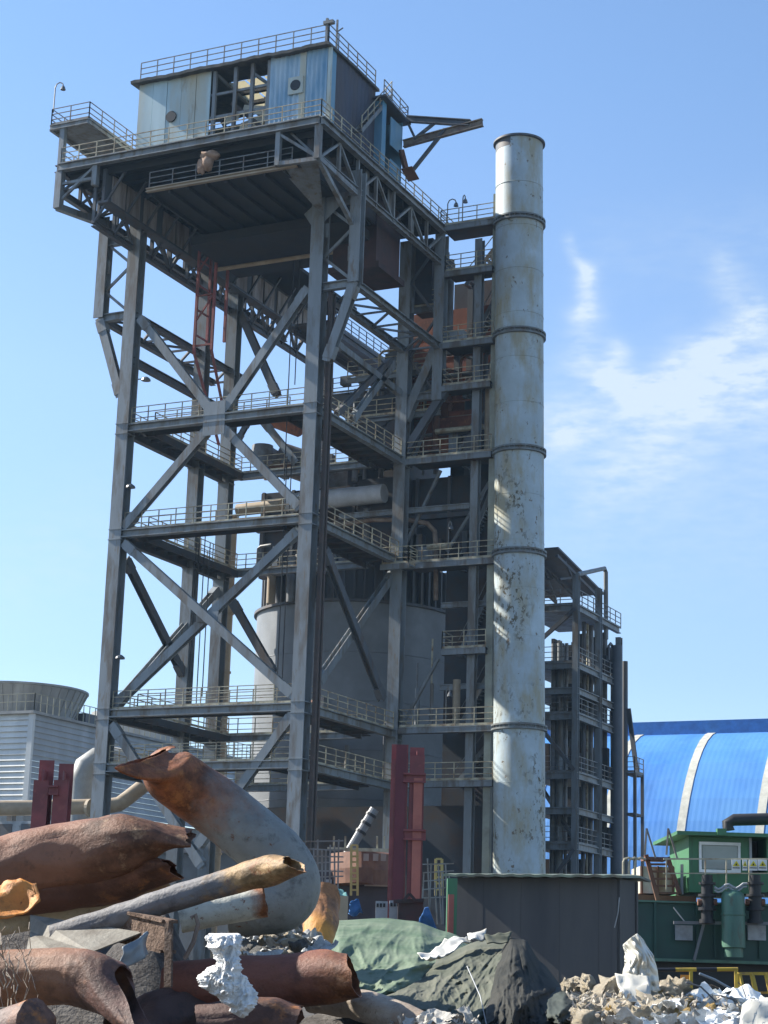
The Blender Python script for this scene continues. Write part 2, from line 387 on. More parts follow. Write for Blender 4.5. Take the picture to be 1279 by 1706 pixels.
# floors: front beams, side beams, walkway strips round the open shaft
RW, LW = 2.2, 1.3
def level(z, back=True, rail=RAIL, front_rail=True):
    T('beam', MB().ibeam((-W + .4, -.15, z - .24), (-.4, -.15, z - .24), .45, .48))
    T('beam', MB().ibeam((.1, .4, z - .24), (.1, D - .4, z - .24), .4, .48, t=.045))
    T('beam', MB().ibeam((-W - .1, .4, z - .3), (-W - .1, D - .4, z - .3), .4, .6, t=.045), DARK)
    fl = MB().box((-W + .4, .1, z - .12), (-.4, 1.25, z - .05)).box((-RW, 1.25, z - .12), (-.15, D - .3, z - .05)).box((-W + .15, 1.25, z - .12), (-W + LW, D - .3, z - .05))
    for k in range(8):                                        # joists under the strips
        y = 1.4 + k * 1.35; fl.box((-RW, y, z - .34), (-.1, y + .1, z - .13)); fl.box((-W + .1, y, z - .34), (-W + LW, y + .1, z - .13))
    fl.box((-RW - .1, 1.0, z - .45), (-RW, D - .2, z - .05)); fl.box((-W + LW, 1.0, z - .5), (-W + LW + .1, D - .2, z - .05)); fl.box((-W + .4, 1.2, z - .42), (-RW, 1.3, z - .05))
    if back:
        fl.box((-W + .4, D - .05, z - .12), (-RW, D + 1.2, z - .05))
    pf = T('platform', fl, FLOOR)
    if back: ibeam_obj('beam', STEEL, tower, (-W + .5, D - .15, z - .22), (-RW, D - .15, z - .22), .4, .42)
    railing('railing', [(-W + .45, -.1, z), (-.5, -.1, z)], rail, pf)
    railing('railing', [(-RW - .05, 1.25, z), (-W + LW, 1.25, z), (-W + LW, D - .3, z)], rail, pf, step=1.6)
    railing('railing', [(.12, .5, z), (.12, D - .4, z)], rail, pf)
    railing('railing', [(-W - .1, .5, z), (-W - .1, D - .5, z)], rail, pf)
    if back: railing('railing', [(-W + .6, D - .1, z), (-RW, D - .1, z)], rail, pf)
level(P3); level(P2); level(P1); level(P0)

# machinery deck
dk = MB().box((LX - .1, -5.3, DECK - .35), (OX + .1, D, DECK - .05)).box((LX, D, DECK - .3), (-9.5, 24, DECK - .05))
for k in range(12): dk.box((LX + .2, -4.6 + k * 1.4, DECK - .8), (OX - .2, -4.45 + k * 1.4, DECK - .36))
UNDER = mat('black underside shade', (.024, .027, .033), .8, (.035, .03, .028), .6, .5, .3)  # near-black tone paints the shade under the deck
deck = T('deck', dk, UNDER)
T('edge_beam', MB().ibeam((LX - .1, -5.4, DECK - .25), (OX + .1, -5.4, DECK - .25), .4, .5))
T('edge_beam', MB().ibeam((OX + .2, -5.4, DECK - .25), (OX + .2, D, DECK - .25), .4, .5))
T('edge_beam', MB().ibeam((LX - .2, -5.4, DECK - .25), (LX - .2, 24, DECK - .25), .4, .5), DARK)
railing('railing', [(LX, -5.35, DECK), (OX + .15, -5.35, DECK), (OX + .15, D + .3, DECK)], RAIL, deck)
railing('railing', [(LX, -5.35, DECK), (LX, -1.5, DECK)], RAIL, deck)
# side trusses under the deck
def side_truss(x, y0, y1, zb, m, n, lean=0):
    b = MB().ibeam((x + lean, y0, zb), (x + lean, y1, zb), .34, .4)
    for i in range(n):
        a, c = y0 + (y1 - y0) * i / n, y0 + (y1 - y0) * (i + 1) / n
        b.bar((x, a, DECK - .5), (x + lean, a, zb), .2, .16); b.bar((x, a, DECK - .5) if i % 2 else (x + lean, a, zb), (x + lean, c, zb) if i % 2 else (x, c, DECK - .5), .18, .14)
        b.bar((x + lean, a, zb), (x - math.copysign(2.0, x), a + .3, DECK - .5), .16, .12)
    return T('side_truss', b, m)
side_truss(OX, -5.2, D, 47.0, STEEL, 7); side_truss(LX, -5.2, 24, 47.7, DARK, 14)
side_truss(LX + 2.2, -4.6, 26, 45.6, DARK, 14)
# brackets standing out of the right truss
for y in (-2.4, 1.4, 4.6, 8.0): T('knee_plate', MB().frame((OX - .3, y, 47.6), (.06, 0, 0), (0, .5, 0), (0, 0, 1.6)).bar((OX - 1.6, y + .2, DECK - .5), (OX, y + .2, 47.1), .3, .2))
# corner box braces at the front overhang
T('front_truss', MB().bar((OX, -5.3, DECK - .5), (OX, -5.3, 46.9), .35).bar((OX - 2.6, -5.3, DECK - .5), (OX - 2.6, -5.3, 46.9), .3).bar((OX, -5.3, 46.9), (OX - 2.6, -5.3, 47.0), .25)
  .bar((OX - 2.6, -5.3, DECK - .6), (OX, -5.3, 47), .16).bar((OX, -5.3, 47), (OX, -.2, 46.8), .3).bar((OX, -5.3, 47), (OX - .2, -.2, 44.9), .26), STEEL)
T('front_truss', MB().bar((LX, -5.3, DECK - .5), (LX, -5.3, 46.6), .45).bar((LX, -5.3, 47.0), (LX + 2.4, -5.3, DECK - .6), .16).bar((LX, -5.3, 48.2), (LX + 2.6, -5.3, 48.2), .18).bar((LX, -5.3, 46.7), (LX, .2, 47.6), .4)
  .bar((LX + 2.6, -5.3, DECK - .5), (LX + 2.6, -5.3, 47.7), .35), STEEL)
T('gusset', MB().add([(OX - 2.2, -.3, 47), (OX - .1, -.3, 47), (-.2, -.3, 44.8), (-1.0, -.3, 46)], [(0, 1, 2, 3)])); T('gusset', MB().add([(OX - 2.6, -5.2, 46.9), (0.4, -.4, 45.6), (OX - .2, -4.8, 47)], [(0, 1, 2)]), STEEL)
# lower gallery with its dark soffit
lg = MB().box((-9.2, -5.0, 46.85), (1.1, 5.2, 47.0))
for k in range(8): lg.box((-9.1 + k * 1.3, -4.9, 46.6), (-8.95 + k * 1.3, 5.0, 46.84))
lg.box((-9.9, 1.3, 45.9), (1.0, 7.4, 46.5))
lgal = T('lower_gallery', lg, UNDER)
T('beam', MB().ibeam((-9.2, -5.05, 46.9), (1.0, -5.05, 46.9), .25, .25), BEIGE); T('pipe', MB().tube([(-10.2, 4.9, 45.6), (-.4, 4.9, 45.6)], .14), BEIGE)
railing('railing', [(-9.1, -4.95, 47.0), (.6, -4.95, 47.0)], RAILD, lgal, step=1.6)
T('gallery_wall', MB().box((-9.6, 1.0, 47.0), (1.2, 1.2, 49.1)), DARKPL); T('gallery_wall', MB().box((1.25, -4.4, 46.9), (1.4, 6, 49.1)), DARKPL)
# plated girder running back on the left
pg = MB().box((-12.6, -4.8, 46.9), (-12.4, 27, 49.0)); pg.box((-12.9, -4.8, 46.75), (-12.1, 27, 46.9))
pgo = T('plate_girder', pg, DARK)
pn = []
for k in range(16):
    y = -4.4 + k * 1.95 + (.3 if k % 3 == 0 else 0)
    if k in (5, 6, 7): continue
    pn.append(y)
PANM = (mat('dusty web panels', (.42, .38, .35), .7, (.16, .12, .1), 1.2, .45, .3, streak=True))
for y in pn: MB().box((-12.38, y, 47.05), (-12.3, y + 1.45, 48.75)).build('web_panel', PANM, pgo)
# second gallery far behind
fg = T('rear_gallery', MB().box((-10, 15.5, 45.2), (-7.4, 30, 45.4)).ibeam((-10, 15.5, 44.9), (-10, 30, 44.9), .3, .5).ibeam((-7.4, 15.5, 44.9), (-7.4, 30, 44.9), .3, .5), DARK)
railing('railing', [(-7.4, 15.5, 45.4), (-7.4, 30, 45.4)], RAILD, fg)
# rusty hopper hanging under the deck
T('hopper', MB().box((-1.5, 4.6, 44.4), (1.5, 8, 48.9)).box((-1.7, 4.4, 44.0), (1.8, 8.2, 44.38)), mat('dark rusty hopper plate', (.075, .035, .032), .75, (.05, .03, .03), .8, .5, .25))
# slim red guide frame
gm = MB(); gz0, gz1 = 40.0, 47.0
for x, y in ((-11.2, 4.5), (-9.9, 4.5), (-11.2, 6), (-9.9, 6)): gm.bar((x, y, gz0 + (1 if y > 5 else 0)), (x, y, gz1), .16)
for k in range(4): gm.bar((-11.2, 4.5, gz0 + .4 + k * 1.7), (-9.9, 4.5, gz0 + .4 + k * 1.7 + (1.7 if k % 2 else 0)), .1); gm.bar((-11.2, 4.5, gz0 + 1.2 + k * 1.7), (-11.2, 6, gz0 + 1.2 + k * 1.7), .1)
gm.bar((-9.9, 4.5, gz0), (-9.9, 7.2, gz0 - 5), .14); gm.bar((-11.2, 4.5, gz0), (-10.6, 7.2, gz0 - 5.5), .14)
T('guide_frame', gm, mat('faded red guide steel', (.3, .085, .08), .6, (.2, .08, .06), 2, .4, .2))
# raised corner balcony
bz = 52.3
bal = T('corner_balcony', MB().box((-16.4, -5.3, bz - .14), (-13.6, .2, bz - .04)).ibeam((-16.4, -5.35, bz - .2), (-13.6, -5.35, bz - .2), .2, .34).ibeam((-13.6, -5.3, bz - .2), (-13.6, .2, bz - .2), .2, .34).ibeam((-16.4, -5.3, bz - .2), (-16.4, .2, bz - .2), .2, .34)
   .bar((-15.5, -5.2, DECK - .6), (-15.5, -5.2, bz - .3), .34, .34).bar((-15.5, -.2, DECK - .6), (-15.5, -.2, bz - .3), .34, .34).bar((-13.7, -.2, DECK), (-13.7, -.2, bz - .3), .2), STEEL)
railing('railing', [(-16.4, 0, bz), (-16.4, -5.3, bz), (-13.6, -5.3, bz), (-13.6, .2, bz)], RAILD, bal)

# ------------------------------------------------------------------ machine house on the deck
HX0, HX1, HY0, HY1, HZ0, HZ1 = -11.6, 1.7, -3.0, 3.3, DECK, 55.35
house = thing('machine_house', 'weathered blue and white sheet metal house on top of the steel tower, middle bay open', 'house', (-5, 0, DECK))
H = lambda name, b, m: b.build(name, m, house)
fx = lambda px: ony(HY0, px, 160)[0]
xa, xb, xc = fx(350), fx(446), fx(550)
fp = MB(); k = 5
for i in range(k):
    x0 = HX0 + (xa - HX0) * i / k; fp.box((x0 + .015, HY0 - .02 * (i % 2), HZ0 + .05), (HX0 + (xa - HX0) * (i + 1) / k - .015, HY0 + .06, HZ1 - .15))
H('wall_panel', fp, WHITEP)
H('fan_opening', MB().tube([(fx(288), HY0 + .05, HZ0 + 3.1), (fx(288), HY0 - .12, HZ0 + 3.1)], .36, 18), BLACK)
def corrug(x0, x1, y, z0, z1, pitch=.3, d=.05):
    n_ = int((x1 - x0) / (pitch / 2)); P = [[V((x0 + (x1 - x0) * i / n_, y - (d if (i // 1) % 2 else 0), z)) for z in (z0, (z0 + z1) / 2, z1)] for i in range(n_ + 1)]
    return MB().sheet(P, .02)
H('corrugated_panel', corrug(xb + .1, fx(498), HY0, HZ0 + .05, HZ1 - .1), CORR)
H('corrugated_panel', corrug(fx(508), xc - .25, HY0, HZ0 + .05, HZ1 - .1), CORR)
H('wall_panel', MB().box((fx(498), HY0 - .05, HZ0), (fx(508), HY0 + .05, HZ1 - .1)).box((xc - .22, HY0 - .05, HZ0), (xc, HY0 + .1, HZ1 - .1)), WHITEP)
fan = H('fan_frame', MB().frame((fx(481), HY0 - .16, HZ0 + 3.0), (1.0, 0, 0), (0, .1, 0), (0, 0, 1.1)), WHITEP)
MB().tube([(fx(481) + .5, HY0 - .15, HZ0 + 3.55), (fx(481) + .5, HY0 - .19, HZ0 + 3.55)], .34, 18).build('fan_hole', BLACK, fan)
frm = MB()
for x in (xa + .25, fx(390), fx(418), xb): frm.bar((x, HY0 + .1, HZ0), (x, HY0 + .1, HZ1 - .2), .22, .2, (0, 1, 0))
for z in (HZ0 + 1.3, HZ0 + 2.6, HZ0 + 4.1): frm.bar((xa, HY0 + .15, z), (xb, HY0 + .15, z), .12, .16)
for x in (xa + .3, fx(390), xb): frm.bar((x, HY1 - .2, HZ0), (x, HY1 - .2, HZ1 - .2), .2)
frm.bar((xa + .3, HY0 + .2, HZ1 - .4), (fx(418), HY1, HZ0 + 2.5), .16); frm.bar((fx(418), HY0 + .2, HZ1 - .8), (xb, HY0 + 1, HZ1 - 1.7), .16)
H('bay_frame', frm, STEEL)
H('winch', MB().tube([(xa + .9, 0, HZ0 + 1.5), (xb - .5, 0, HZ0 + 1.5)], .8, 16).box((xa + .6, -.9, HZ0), (xa + .9, .9, HZ0 + 2.2)).box((xb - .8, -.9, HZ0), (xb - .5, .9, HZ0 + 2.0)).box((xa + .7, .9, HZ0), (xb - .7, 2, HZ0 + 1.2)), STEEL)
# rear wall with gaps behind the open bay, pale sheets coloured to look sunlit
rw = MB()
for x0, x1, z0, z1 in ((HX0, xa - .4, .05, 5.2), (xa - .3, xa + .9, .05, 5.3), (xa + .95, xa + 2.3, .05, 4.5), (xa + 2.4, xb + .1, 1.2, 5.2), (xb + .15, HX1, .05, 5.2)): rw.box((x0, HY1 - .08, HZ0 + z0), (x1, HY1, HZ0 + z1))
H('rear_wall', rw, WHITEP)
CRM = mat('sunlit cream inner sheet', (.78, .74, .62), .6, (.6, .55, .42), 1.5, .45, .3)  # cream raised so that sheets in shade look sunlit
for x0, x1, z0, z1, dz in ((xa + .45, xa + 1.4, 2.4, 3.2, .25), (xa + 1.5, xb - .9, 1.6, 2.5, .4), (xa + 1.7, xb - .9, 3.0, 3.7, -.3), (xb - .85, xb - .05, 2.2, 4.3, 0), (xa + .5, xa + 1.3, 1.2, 1.9, .2)):
    H('inner_sheet', MB().frame((x0, HY0 + 1.0, HZ0 + z0), (x1 - x0, .1, dz), (0, .03, 0), (0, .25, z1 - z0)), CRM)
H('inner_beam', MB().bar((xa + 1.2, HY0 + .7, HZ0 + 3.6), (xb - .2, HY0 + .8, HZ0 + 1.2), .3, .25), DARKPL); H('inner_beam', MB().bar((xa + .3, HY0 + .7, HZ0 + 2.9), (xa + 1.4, HY0 + .8, HZ0 + 1.0), .2, .2), DARKPL)
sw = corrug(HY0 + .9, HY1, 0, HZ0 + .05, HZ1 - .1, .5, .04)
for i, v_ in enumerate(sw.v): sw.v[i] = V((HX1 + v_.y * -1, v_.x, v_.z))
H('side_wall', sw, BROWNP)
H('corner_sheet', MB().box((HX1 - .03, HY0, HZ0 + .05), (HX1 + .06, HY0 + .88, HZ1 - .1)), BLUEP)
H('left_wall', MB().box((HX0, HY0 + .1, HZ0), (HX0 + .05, HY1, HZ1 - .1)), WHITEP)
rfm = MB(); nr = 44
RY = lambda i: (HY0 - .45, HY0 + .4, HY0 + 1.9) if xa - .2 < HX0 - .4 + (HX1 - HX0 + .6) * i / nr < xb + .2 else (HY0 - .45, 0, HY1 + .2)
P_ = [[V((HX0 - .4 + (HX1 - HX0 + .6) * i / nr, y, HZ1 + .02 * math.sin(i * 2.1) + .03 * math.sin(i * .5) + .035 * noise.noise(V((i * .6, 0, 3))) + (.12 if y > -3 else 0))) for y in RY(i)] for i in range(nr + 1)]
SKYL = bpy.data.materials.new('cream translucent sheet'); SKYL.use_nodes = True; _n = SKYL.node_tree
_tr = _n.nodes.new('ShaderNodeBsdfTranslucent'); _tr.inputs[0].default_value = (.74, .70, .56, 1); _mx = _n.nodes.new('ShaderNodeMixShader'); _mx.inputs[0].default_value = .65
_n.nodes['Principled BSDF'].inputs['Base Color'].default_value = (.7, .66, .54, 1); _n.nodes['Principled BSDF'].inputs['Roughness'].default_value = .6
_n.links.new(_n.nodes['Principled BSDF'].outputs[0], _mx.inputs[1]); _n.links.new(_tr.outputs[0], _mx.inputs[2]); _n.links.new(_mx.outputs[0], _n.nodes['Material Output'].inputs[0])
for k, (ya_, yb_) in enumerate(((HY0 + 1.95, HY0 + 3.1), (HY0 + 3.4, HY0 + 4.5), (HY0 + 4.8, HY1 + .1))):
    for x0, x1 in ((xa - .2, xa + 1.2), (xa + 1.35, xa + 2.4), (xa + 2.6, xb + .2)):
        H('skylight_sheet', MB().box((x0, ya_, HZ1 - .12), (x1, yb_, HZ1 - .1)), SKYL)
    H('purlin', MB().box((xa - .3, yb_ + .02, HZ1 - .35), (xb + .3, yb_ + .26, HZ1 - .02)), DARKPL)
roof = H('roof', rfm.sheet(P_, .2), mat('ragged dark roofing', (.07, .07, .068), .8, (.11, .1, .085), 2, .4, .2, bump=.5, bscale=5))
railing('railing', [(HX0 + .1, HY0 - .1, HZ1 + .1), (HX1, HY0 - .1, HZ1 + .1), (HX1, HY1, HZ1 + .1)], RAILD, roof, kick=False, h=1.2)
ant = H('antenna', MB().bar((HX1 - .15, HY0 - .1, HZ1), (HX1 - .15, HY0 - .1, HZ1 + 1.7), .14).box((HX1 - .35, HY0 - .25, HZ1 + 1.3), (HX1 + .3, HY0 + .05, HZ1 + 1.5)).bar((HX1 - .1, HY0 + 1.1, HZ1), (HX1 - .1, HY0 + 1.1, HZ1 + 2.2), .1).bar((HX1 - .1, HY0 + 1.1, HZ1 + 1.4), (HX1 + .3, HY0 + 1.1, HZ1 + 1.6), .06), RAILD)
H('rear_shade_block', MB().box((-9.5, 9.6, DECK), (-2.0, 13.4, DECK + 6.6)).box((-9.5, 12.3, DECK - .3), (-2.0, 13.4, DECK)), BROWNP)  # unseen block added behind the house to shade the upper chimney
# outside stair up to the roof on the right wall
st = MB(); p, q = onx(HX1 + .5, 602, 218), onx(HX1 + .5, 652, 160)
st.bar(p, q, .08, .25); st.bar(p - V((.0, 0, 0)) - V((.45, 0, 0)), q - V((.45, 0, 0)), .08, .25)
for i in range(14): c = p.lerp(q, i / 13); st.box((c.x - .45, c.y - .12, c.z - .02), (c.x, c.y + .12, c.z + .02))
sto = H('roof_stair', st, STEEL)
Zv = V((0, 0, 1))
hr = MB()
for i in range(6): c = p.lerp(q, i / 5); hr.bar(c, c + Zv, .05, up=(0, 1, 0))
hr.bar(p + Zv, q + Zv, .05); hr.bar(p + Zv * .5, q + Zv * .5, .04); hr.build('handrail', RAIL, sto)
# blue annex with the hoist jib
AY0, AY1, AZ1, AX1 = 3.35, 6.3, 54.6, 2.25
H('annex_wall', MB().box((AX1 - .08, AY0, HZ0), (AX1, AY0 + .55, AZ1)).box((AX1 - .08, AY0 + 1.25, HZ0 + 2.6), (AX1, AY1, AZ1 - .6)).box((AX1 - .1, AY0 + 1.3, HZ0), (AX1 - .02, AY1 - .2, HZ0 + 1.7)).box((HX0 + 8, AY0 - .02, HZ0), (AX1, AY0, AZ1)).box((HX0 + 8, AY1 - .06, HZ0), (AX1, AY1, AZ1 - .2)), BLUEP)
H('annex_shadow_wall', MB().box((AX1 - 1.2, AY0 + .1, HZ0), (AX1 - 1.1, AY1 - .1, AZ1 - .1)), DARKPL)
ar = H('annex_roof', MB().frame((HX0 + 8, AY0 - .4, AZ1), (AX1 + .4 - HX0 - 8, 0, 0), (0, AY1 - AY0 + .8, -.3), (0, 0, .14)), DARK)
railing('railing', [(AX1 + .2, AY0 - .3, AZ1 + .1), (AX1 + .2, AY1 + .3, AZ1 - .15), (AX1 - 2.2, AY1 + .3, AZ1 - .15)], RAILD, ar, kick=False)
jy = 6.5
j1, j2, j3 = ony(jy, 672, 240), ony(jy, 804, 204), ony(jy, 676, 198)
H('jib_beam', MB().ibeam(j1, j2, .28, .5), mat('rusty jib steel', (.22, .19, .15), .6, (.12, .07, .05), 1.5, .45, .25))
H('jib_tie', MB().ibeam(j3, ony(jy, 783, 205), .3, .42).bar(ony(jy, 742, 215), ony(jy, 684, 288), .2).bar(ony(jy, 690, 232), ony(jy, 726, 203), .18).bar(j3, ony(jy, 692, 232), .14), DARK)
H('hanging_plate', MB().frame(onx(AX1 + .3, 668, 282), (.1, .9, -.5), (.7, .1, .1), (0, .02, .06)).bar(onx(AX1 + .1, 668, 250), onx(AX1 + .3, 676, 282), .25, .3), RUSTM)
# (the bundle on the gallery railing is built with the other soft lumps)

# floodlights and curved lamps on the steelwork
def floodlight(p, label, d=(-.5, -.5, 0)):
    t = thing('floodlight', label, 'lamp', p, 'small lamps on the plant steelwork'); p = V(p); d = V(d)
    MB().bar(p, p + d * .6, .06).build('arm', LAMPM, t); c = p + d * .6
    MB().lathe(c + V((0, 0, -.15)), [(.3, 0), (.26, .12), (.1, .24)], 12).build('lamp_head', LAMPM, t); return t
floodlight(ony(-.2, 222, 633) + V((.2, 0, 0)), 'small dark floodlight on the left leg just above the upper railing', (1.2, 0, 0))
floodlight(ony(-.2, 205, 810), 'small dark floodlight on the left leg between the two upper railings', (.9, 0, 0))
floodlight(ony(-.2, 190, 1094), 'small dark floodlight on the left leg low above the bottom railing', (.7, 0, 0))
def hooklamp(p, h, label, s=1):
    t = thing('hook_lamp', label, 'lamp', p, 'curved lamp posts on the plant'); p = V(p)
    pts = [p, p + V((0, 0, h * .8))] + [p + V((s * (.3 - .3 * math.cos(a)), 0, h * .8 + .3 * math.sin(a))) for a in (R(50), R(95), R(140), R(175))]
    MB().tube(pts, .04, 6).build('post', RAILD, t); MB().lathe(pts[-1] + V((0, 0, -.28)), [(.17, 0), (.12, .18), (.04, .3)], 10).build('lamp_head', LAMPM, t)
hooklamp((-16.35, -5.25, bz + .9), 2.1, 'hooked lamp post rising from the far left balcony of the tower')
hooklamp(ony(12.3, 745, 372), 1.7, 'short hooked lamp on the top landing beside the chimney', 1)
hooklamp(ony(12.3, 770, 374), 2.2, 'taller thin lamp post on the top landing beside the chimney', .3)
hooklamp(ony(12.3, 742, 1210), 2.6, 'thin lamp post on the low walkway between tower and chimney', .4)
hooklamp(ony(12.3, 746, 930), 2.6, 'thin lamp post on the middle walkway between tower and chimney', .3)

# hoist ropes hanging in the shaft
for i, (px, a, b2) in enumerate(((327, 905, 1185), (332, 905, 1180), (343, 870, 1180), (350, 905, 1160), (478, 760, 1140), (486, 760, 1150), (492, 380, 800), (502, 385, 640))):
    p, q = ony(6, px, a), ony(6, px + (2 if i < 4 else -3), b2); q.x, q.y = p.x, p.y
    tag(MB().bar(p, q, .05, up=(0, 1, 0)).build('hoist_rope', BLACK), 'thin dark hoist rope hanging inside the open tower shaft', 'rope', 'hoist ropes in the tower shaft')

# ------------------------------------------------------------------ chimney
ch = thing('chimney', 'tall pale grey steel chimney with flaking paint and bolted flanges right of the tower', 'chimney', (8.4, 12.4, 0))
CR = 1.53; cx = lambda z: 8.55 - .0138 * z
FLANGEM = mat('dark flange paint', (.16, .19, .2), .5, (.12, .1, .08), 2, .45, .3)
cz = [ony(11.0, 865, py)[2] for py in (1205, 912, 741, 545, 355)]; ctop = ony(12.4, 865, 240)[2]
prof = []; sh = MB(); nseg = 56; zs = [0] + [z for z in cz] + [ctop]
vs, fs = [], []; zz = [i * ctop / 30 for i in range(31)]
for z in zz:
    for k in range(nseg): a = 2 * math.pi * k / nseg; rr = CR + .03 * (1 - z / ctop); vs.append(V((cx(z) + rr * math.cos(a), 12.4 + rr * math.sin(a), z)))
for i in range(30):
    for k in range(nseg): fs.append((i * nseg + k, i * nseg + (k + 1) % nseg, (i + 1) * nseg + (k + 1) % nseg, (i + 1) * nseg + k))
sh.add(vs, fs).build('shell', STACKM, ch, smooth=True)
for z in cz:
    fl = MB().lathe((cx(z), 12.4, z - .32), [(CR + .02, 0), (CR + .17, .02), (CR + .17, .12), (CR + .05, .13), (CR + .05, .26), (CR + .17, .27), (CR + .17, .37), (CR + .02, .4)], 56, False)
    for k in range(32): a = 2 * math.pi * k / 32; fl.bar((cx(z) + (CR + .13) * math.cos(a), 12.4 + (CR + .13) * math.sin(a), z - .2), (cx(z) + (CR + .13) * math.cos(a), 12.4 + (CR + .13) * math.sin(a), z - .05), .06, up=(0, 1, 0))
    soft(fl.build('flange', FLANGEM, ch))
soft(MB().lathe((cx(ctop), 12.4, ctop), [(CR - .3, -.7), (CR, -.7), (CR, -.12), (CR + .16, -.1), (CR + .16, .02), (CR - .1, .02), (CR - .1, -.6)], 56, False).build('rim', DARK, ch))
for z in [k * 2.95 + 1.2 for k in range(18)]:
    soft(MB().lathe((cx(z), 12.4, z), [(CR + .008, -.02), (CR + .03, 0), (CR + .008, .02)], 56, False).build('weld_seam', STACKM, ch))

# ------------------------------------------------------------------ stair tower between tower and chimney
stt = thing('stair_tower', 'dark narrow stair tower with stacked landings wedged behind the chimney', 'stair tower', (4.5, 14, 0))
S = lambda name, b, m: b.build(name, m, stt)
S('column', MB().ibeam((4.95, 12.9, 0), (4.95, 12.9, 48.5), .5, .5, (0, 1, 0), .05), STEEL)
S('column', MB().ibeam((3.0, 16.2, 0), (3.0, 16.2, 48), .4, .4, (0, 1, 0), .05), DARK)
S('column', MB().ibeam((6.2, 16.2, 0), (6.2, 16.2, 48), .4, .4, (0, 1, 0), .05), DARK)
S('mast', MB().box((6.0, 12.5, 0), (6.45, 12.9, 51.4)), mat('tall cable tray', (.34, .36, .3), .6, (.25, .25, .2), 1, .5, .3))
def landing(xa_, xb_, z, name='landing', depth=2.2, rail=RAIL):
    l = S(name, MB().box((xa_, 12.35, z - .12), (xb_, 12.35 + depth, z - .04)).ibeam((xa_, 12.3, z - .2), (xb_, 12.3, z - .2), .3, .4), FLOOR)
    MB().ibeam((xa_, 12.1, z - .2), (xb_, 12.1, z - .2), .12, .38).build('edge_beam', STEEL, l)
    railing('railing', [(xa_ + .05, 12.4 + depth * .8, z), (xa_ + .05, 12.12, z), (xb_, 12.12, z)], rail, l)
for z, x0 in ((49.52, 2.4), (41.4, 2.6), (33.85, .4), (27.0, .4), (16.6, .4), (13.28, .4)): landing(x0, 6.75 if z < 30 else 6.3, z)
for z in (46.3, 38.5, 21.4): landing(2.8 if z > 25 else 3.2, 6.15, z, 'small_landing', 1.6)
for a, b2 in zip((13.3, 16.6, 21.4, 27, 33.85, 38.5, 41.4, 46.3), (16.6, 21.4, 27, 33.85, 38.5, 41.4, 46.3, 49.5)):
    fl = MB()
    p, q = V((3.2, 14.8, a)), V((6.0, 14.8, b2)); k = int((b2 - a) / .22)
    for o in (0, .9): fl.bar(p + V((0, o, 0)), q + V((0, o, 0)), .08, .28)
    for i in range(k): c = p.lerp(q, i / k); fl.box((c.x - .14, c.y, c.z), (c.x + .14, c.y + .9, c.z + .04))
    for o in (0, .9): fl.bar(p + V((0, o, 1)), q + V((0, o, 1)), .05)
    S('stair_flight', fl, STEEL)
    fl = MB(); p, q = V((5.9, 13.6, (a + b2) / 2 - .5)), V((5.9, 16.4, b2 - .4)); k = 12
    for o in (0, .8): fl.bar(p + V((o, 0, 0)), q + V((o, 0, 0)), .07, .24)
    for i in range(k): c = p.lerp(q, i / k); fl.box((c.x, c.y - .12, c.z), (c.x + .8, c.y + .12, c.z + .04))
    S('stair_flight', fl, STEEL)

# corner basket where the walkways meet
cb = T('corner_platform', MB().box((-.6, 11.0, P2 - .7), (1.3, 12.6, P2 - .6)).box((-.6, 10.9, P2 - .95), (1.4, 11.0, P2 - .6)), STEEL)
railing('railing', [(-.5, 11, P2 - .6), (1.3, 11, P2 - .6), (1.3, 12.3, P2 - .6)], RAIL, cb, step=.9)

# ------------------------------------------------------------------ furnace building and vessel behind the tower
fb = thing('furnace_building', 'dark plant block with rust red cladding behind the right side of the tower', 'building', (0, 20, 0))
F = lambda name, b, m: b.build(name, m, fb)
F('dark_core', MB().box((1.9, 15.6, 0), (5.2, 17.4, 28.6)), DARKPL); F('dark_core', MB().box((1.2, 17.45, 33), (4.9, 19.5, 47.5)), DARKPL)
F('wall', MB().box((-1.6, 16.4, 35.2), (4.9, 17.4, 45.3)), RUSTCLAD)
F('wall', MB().box((.5, 14.75, 33.9), (4.6, 14.9, 37.6)), RUSTCLAD)
jt = MB()
for z in (34.9, 36.0, 37.2): jt.box((.5, 14.7, z), (4.6, 14.74, z + .06))
for x in (1.3, 2.3, 3.3): jt.box((x, 14.7, 33.9), (x + .06, 14.735, 36.0))
F('joint_strip', jt, JOINT)
jt = MB()
for z in (36.2, 37.7, 39.2, 40.6, 42, 43.6): jt.box((-1.6, 16.36, z), (4.9, 16.39, z + .07))
for x in (-.6, 1, 2.6, 4.2): jt.box((x, 16.35, 35.2), (x + .07, 16.385, 40.6))
F('joint_strip', jt, JOINT)
F('wall', MB().box((-12.0, 15.5, 28.6), (4.9, 19.5, 33.4)), DARKPL)
gl = MB()
for k in range(7): gl.box((-11.8 + k * 2.3, 15.25, 28.6), (-11.6 + k * 2.3, 15.48, 33.4))
gl.box((-12.1, 15.2, 30.6), (4.9, 15.49, 30.9)); F('stiffener', gl, DARK)
F('wall', MB().box((-5.5, 15.6, 33.4), (-1.7, 22, 39)), DARKPL)
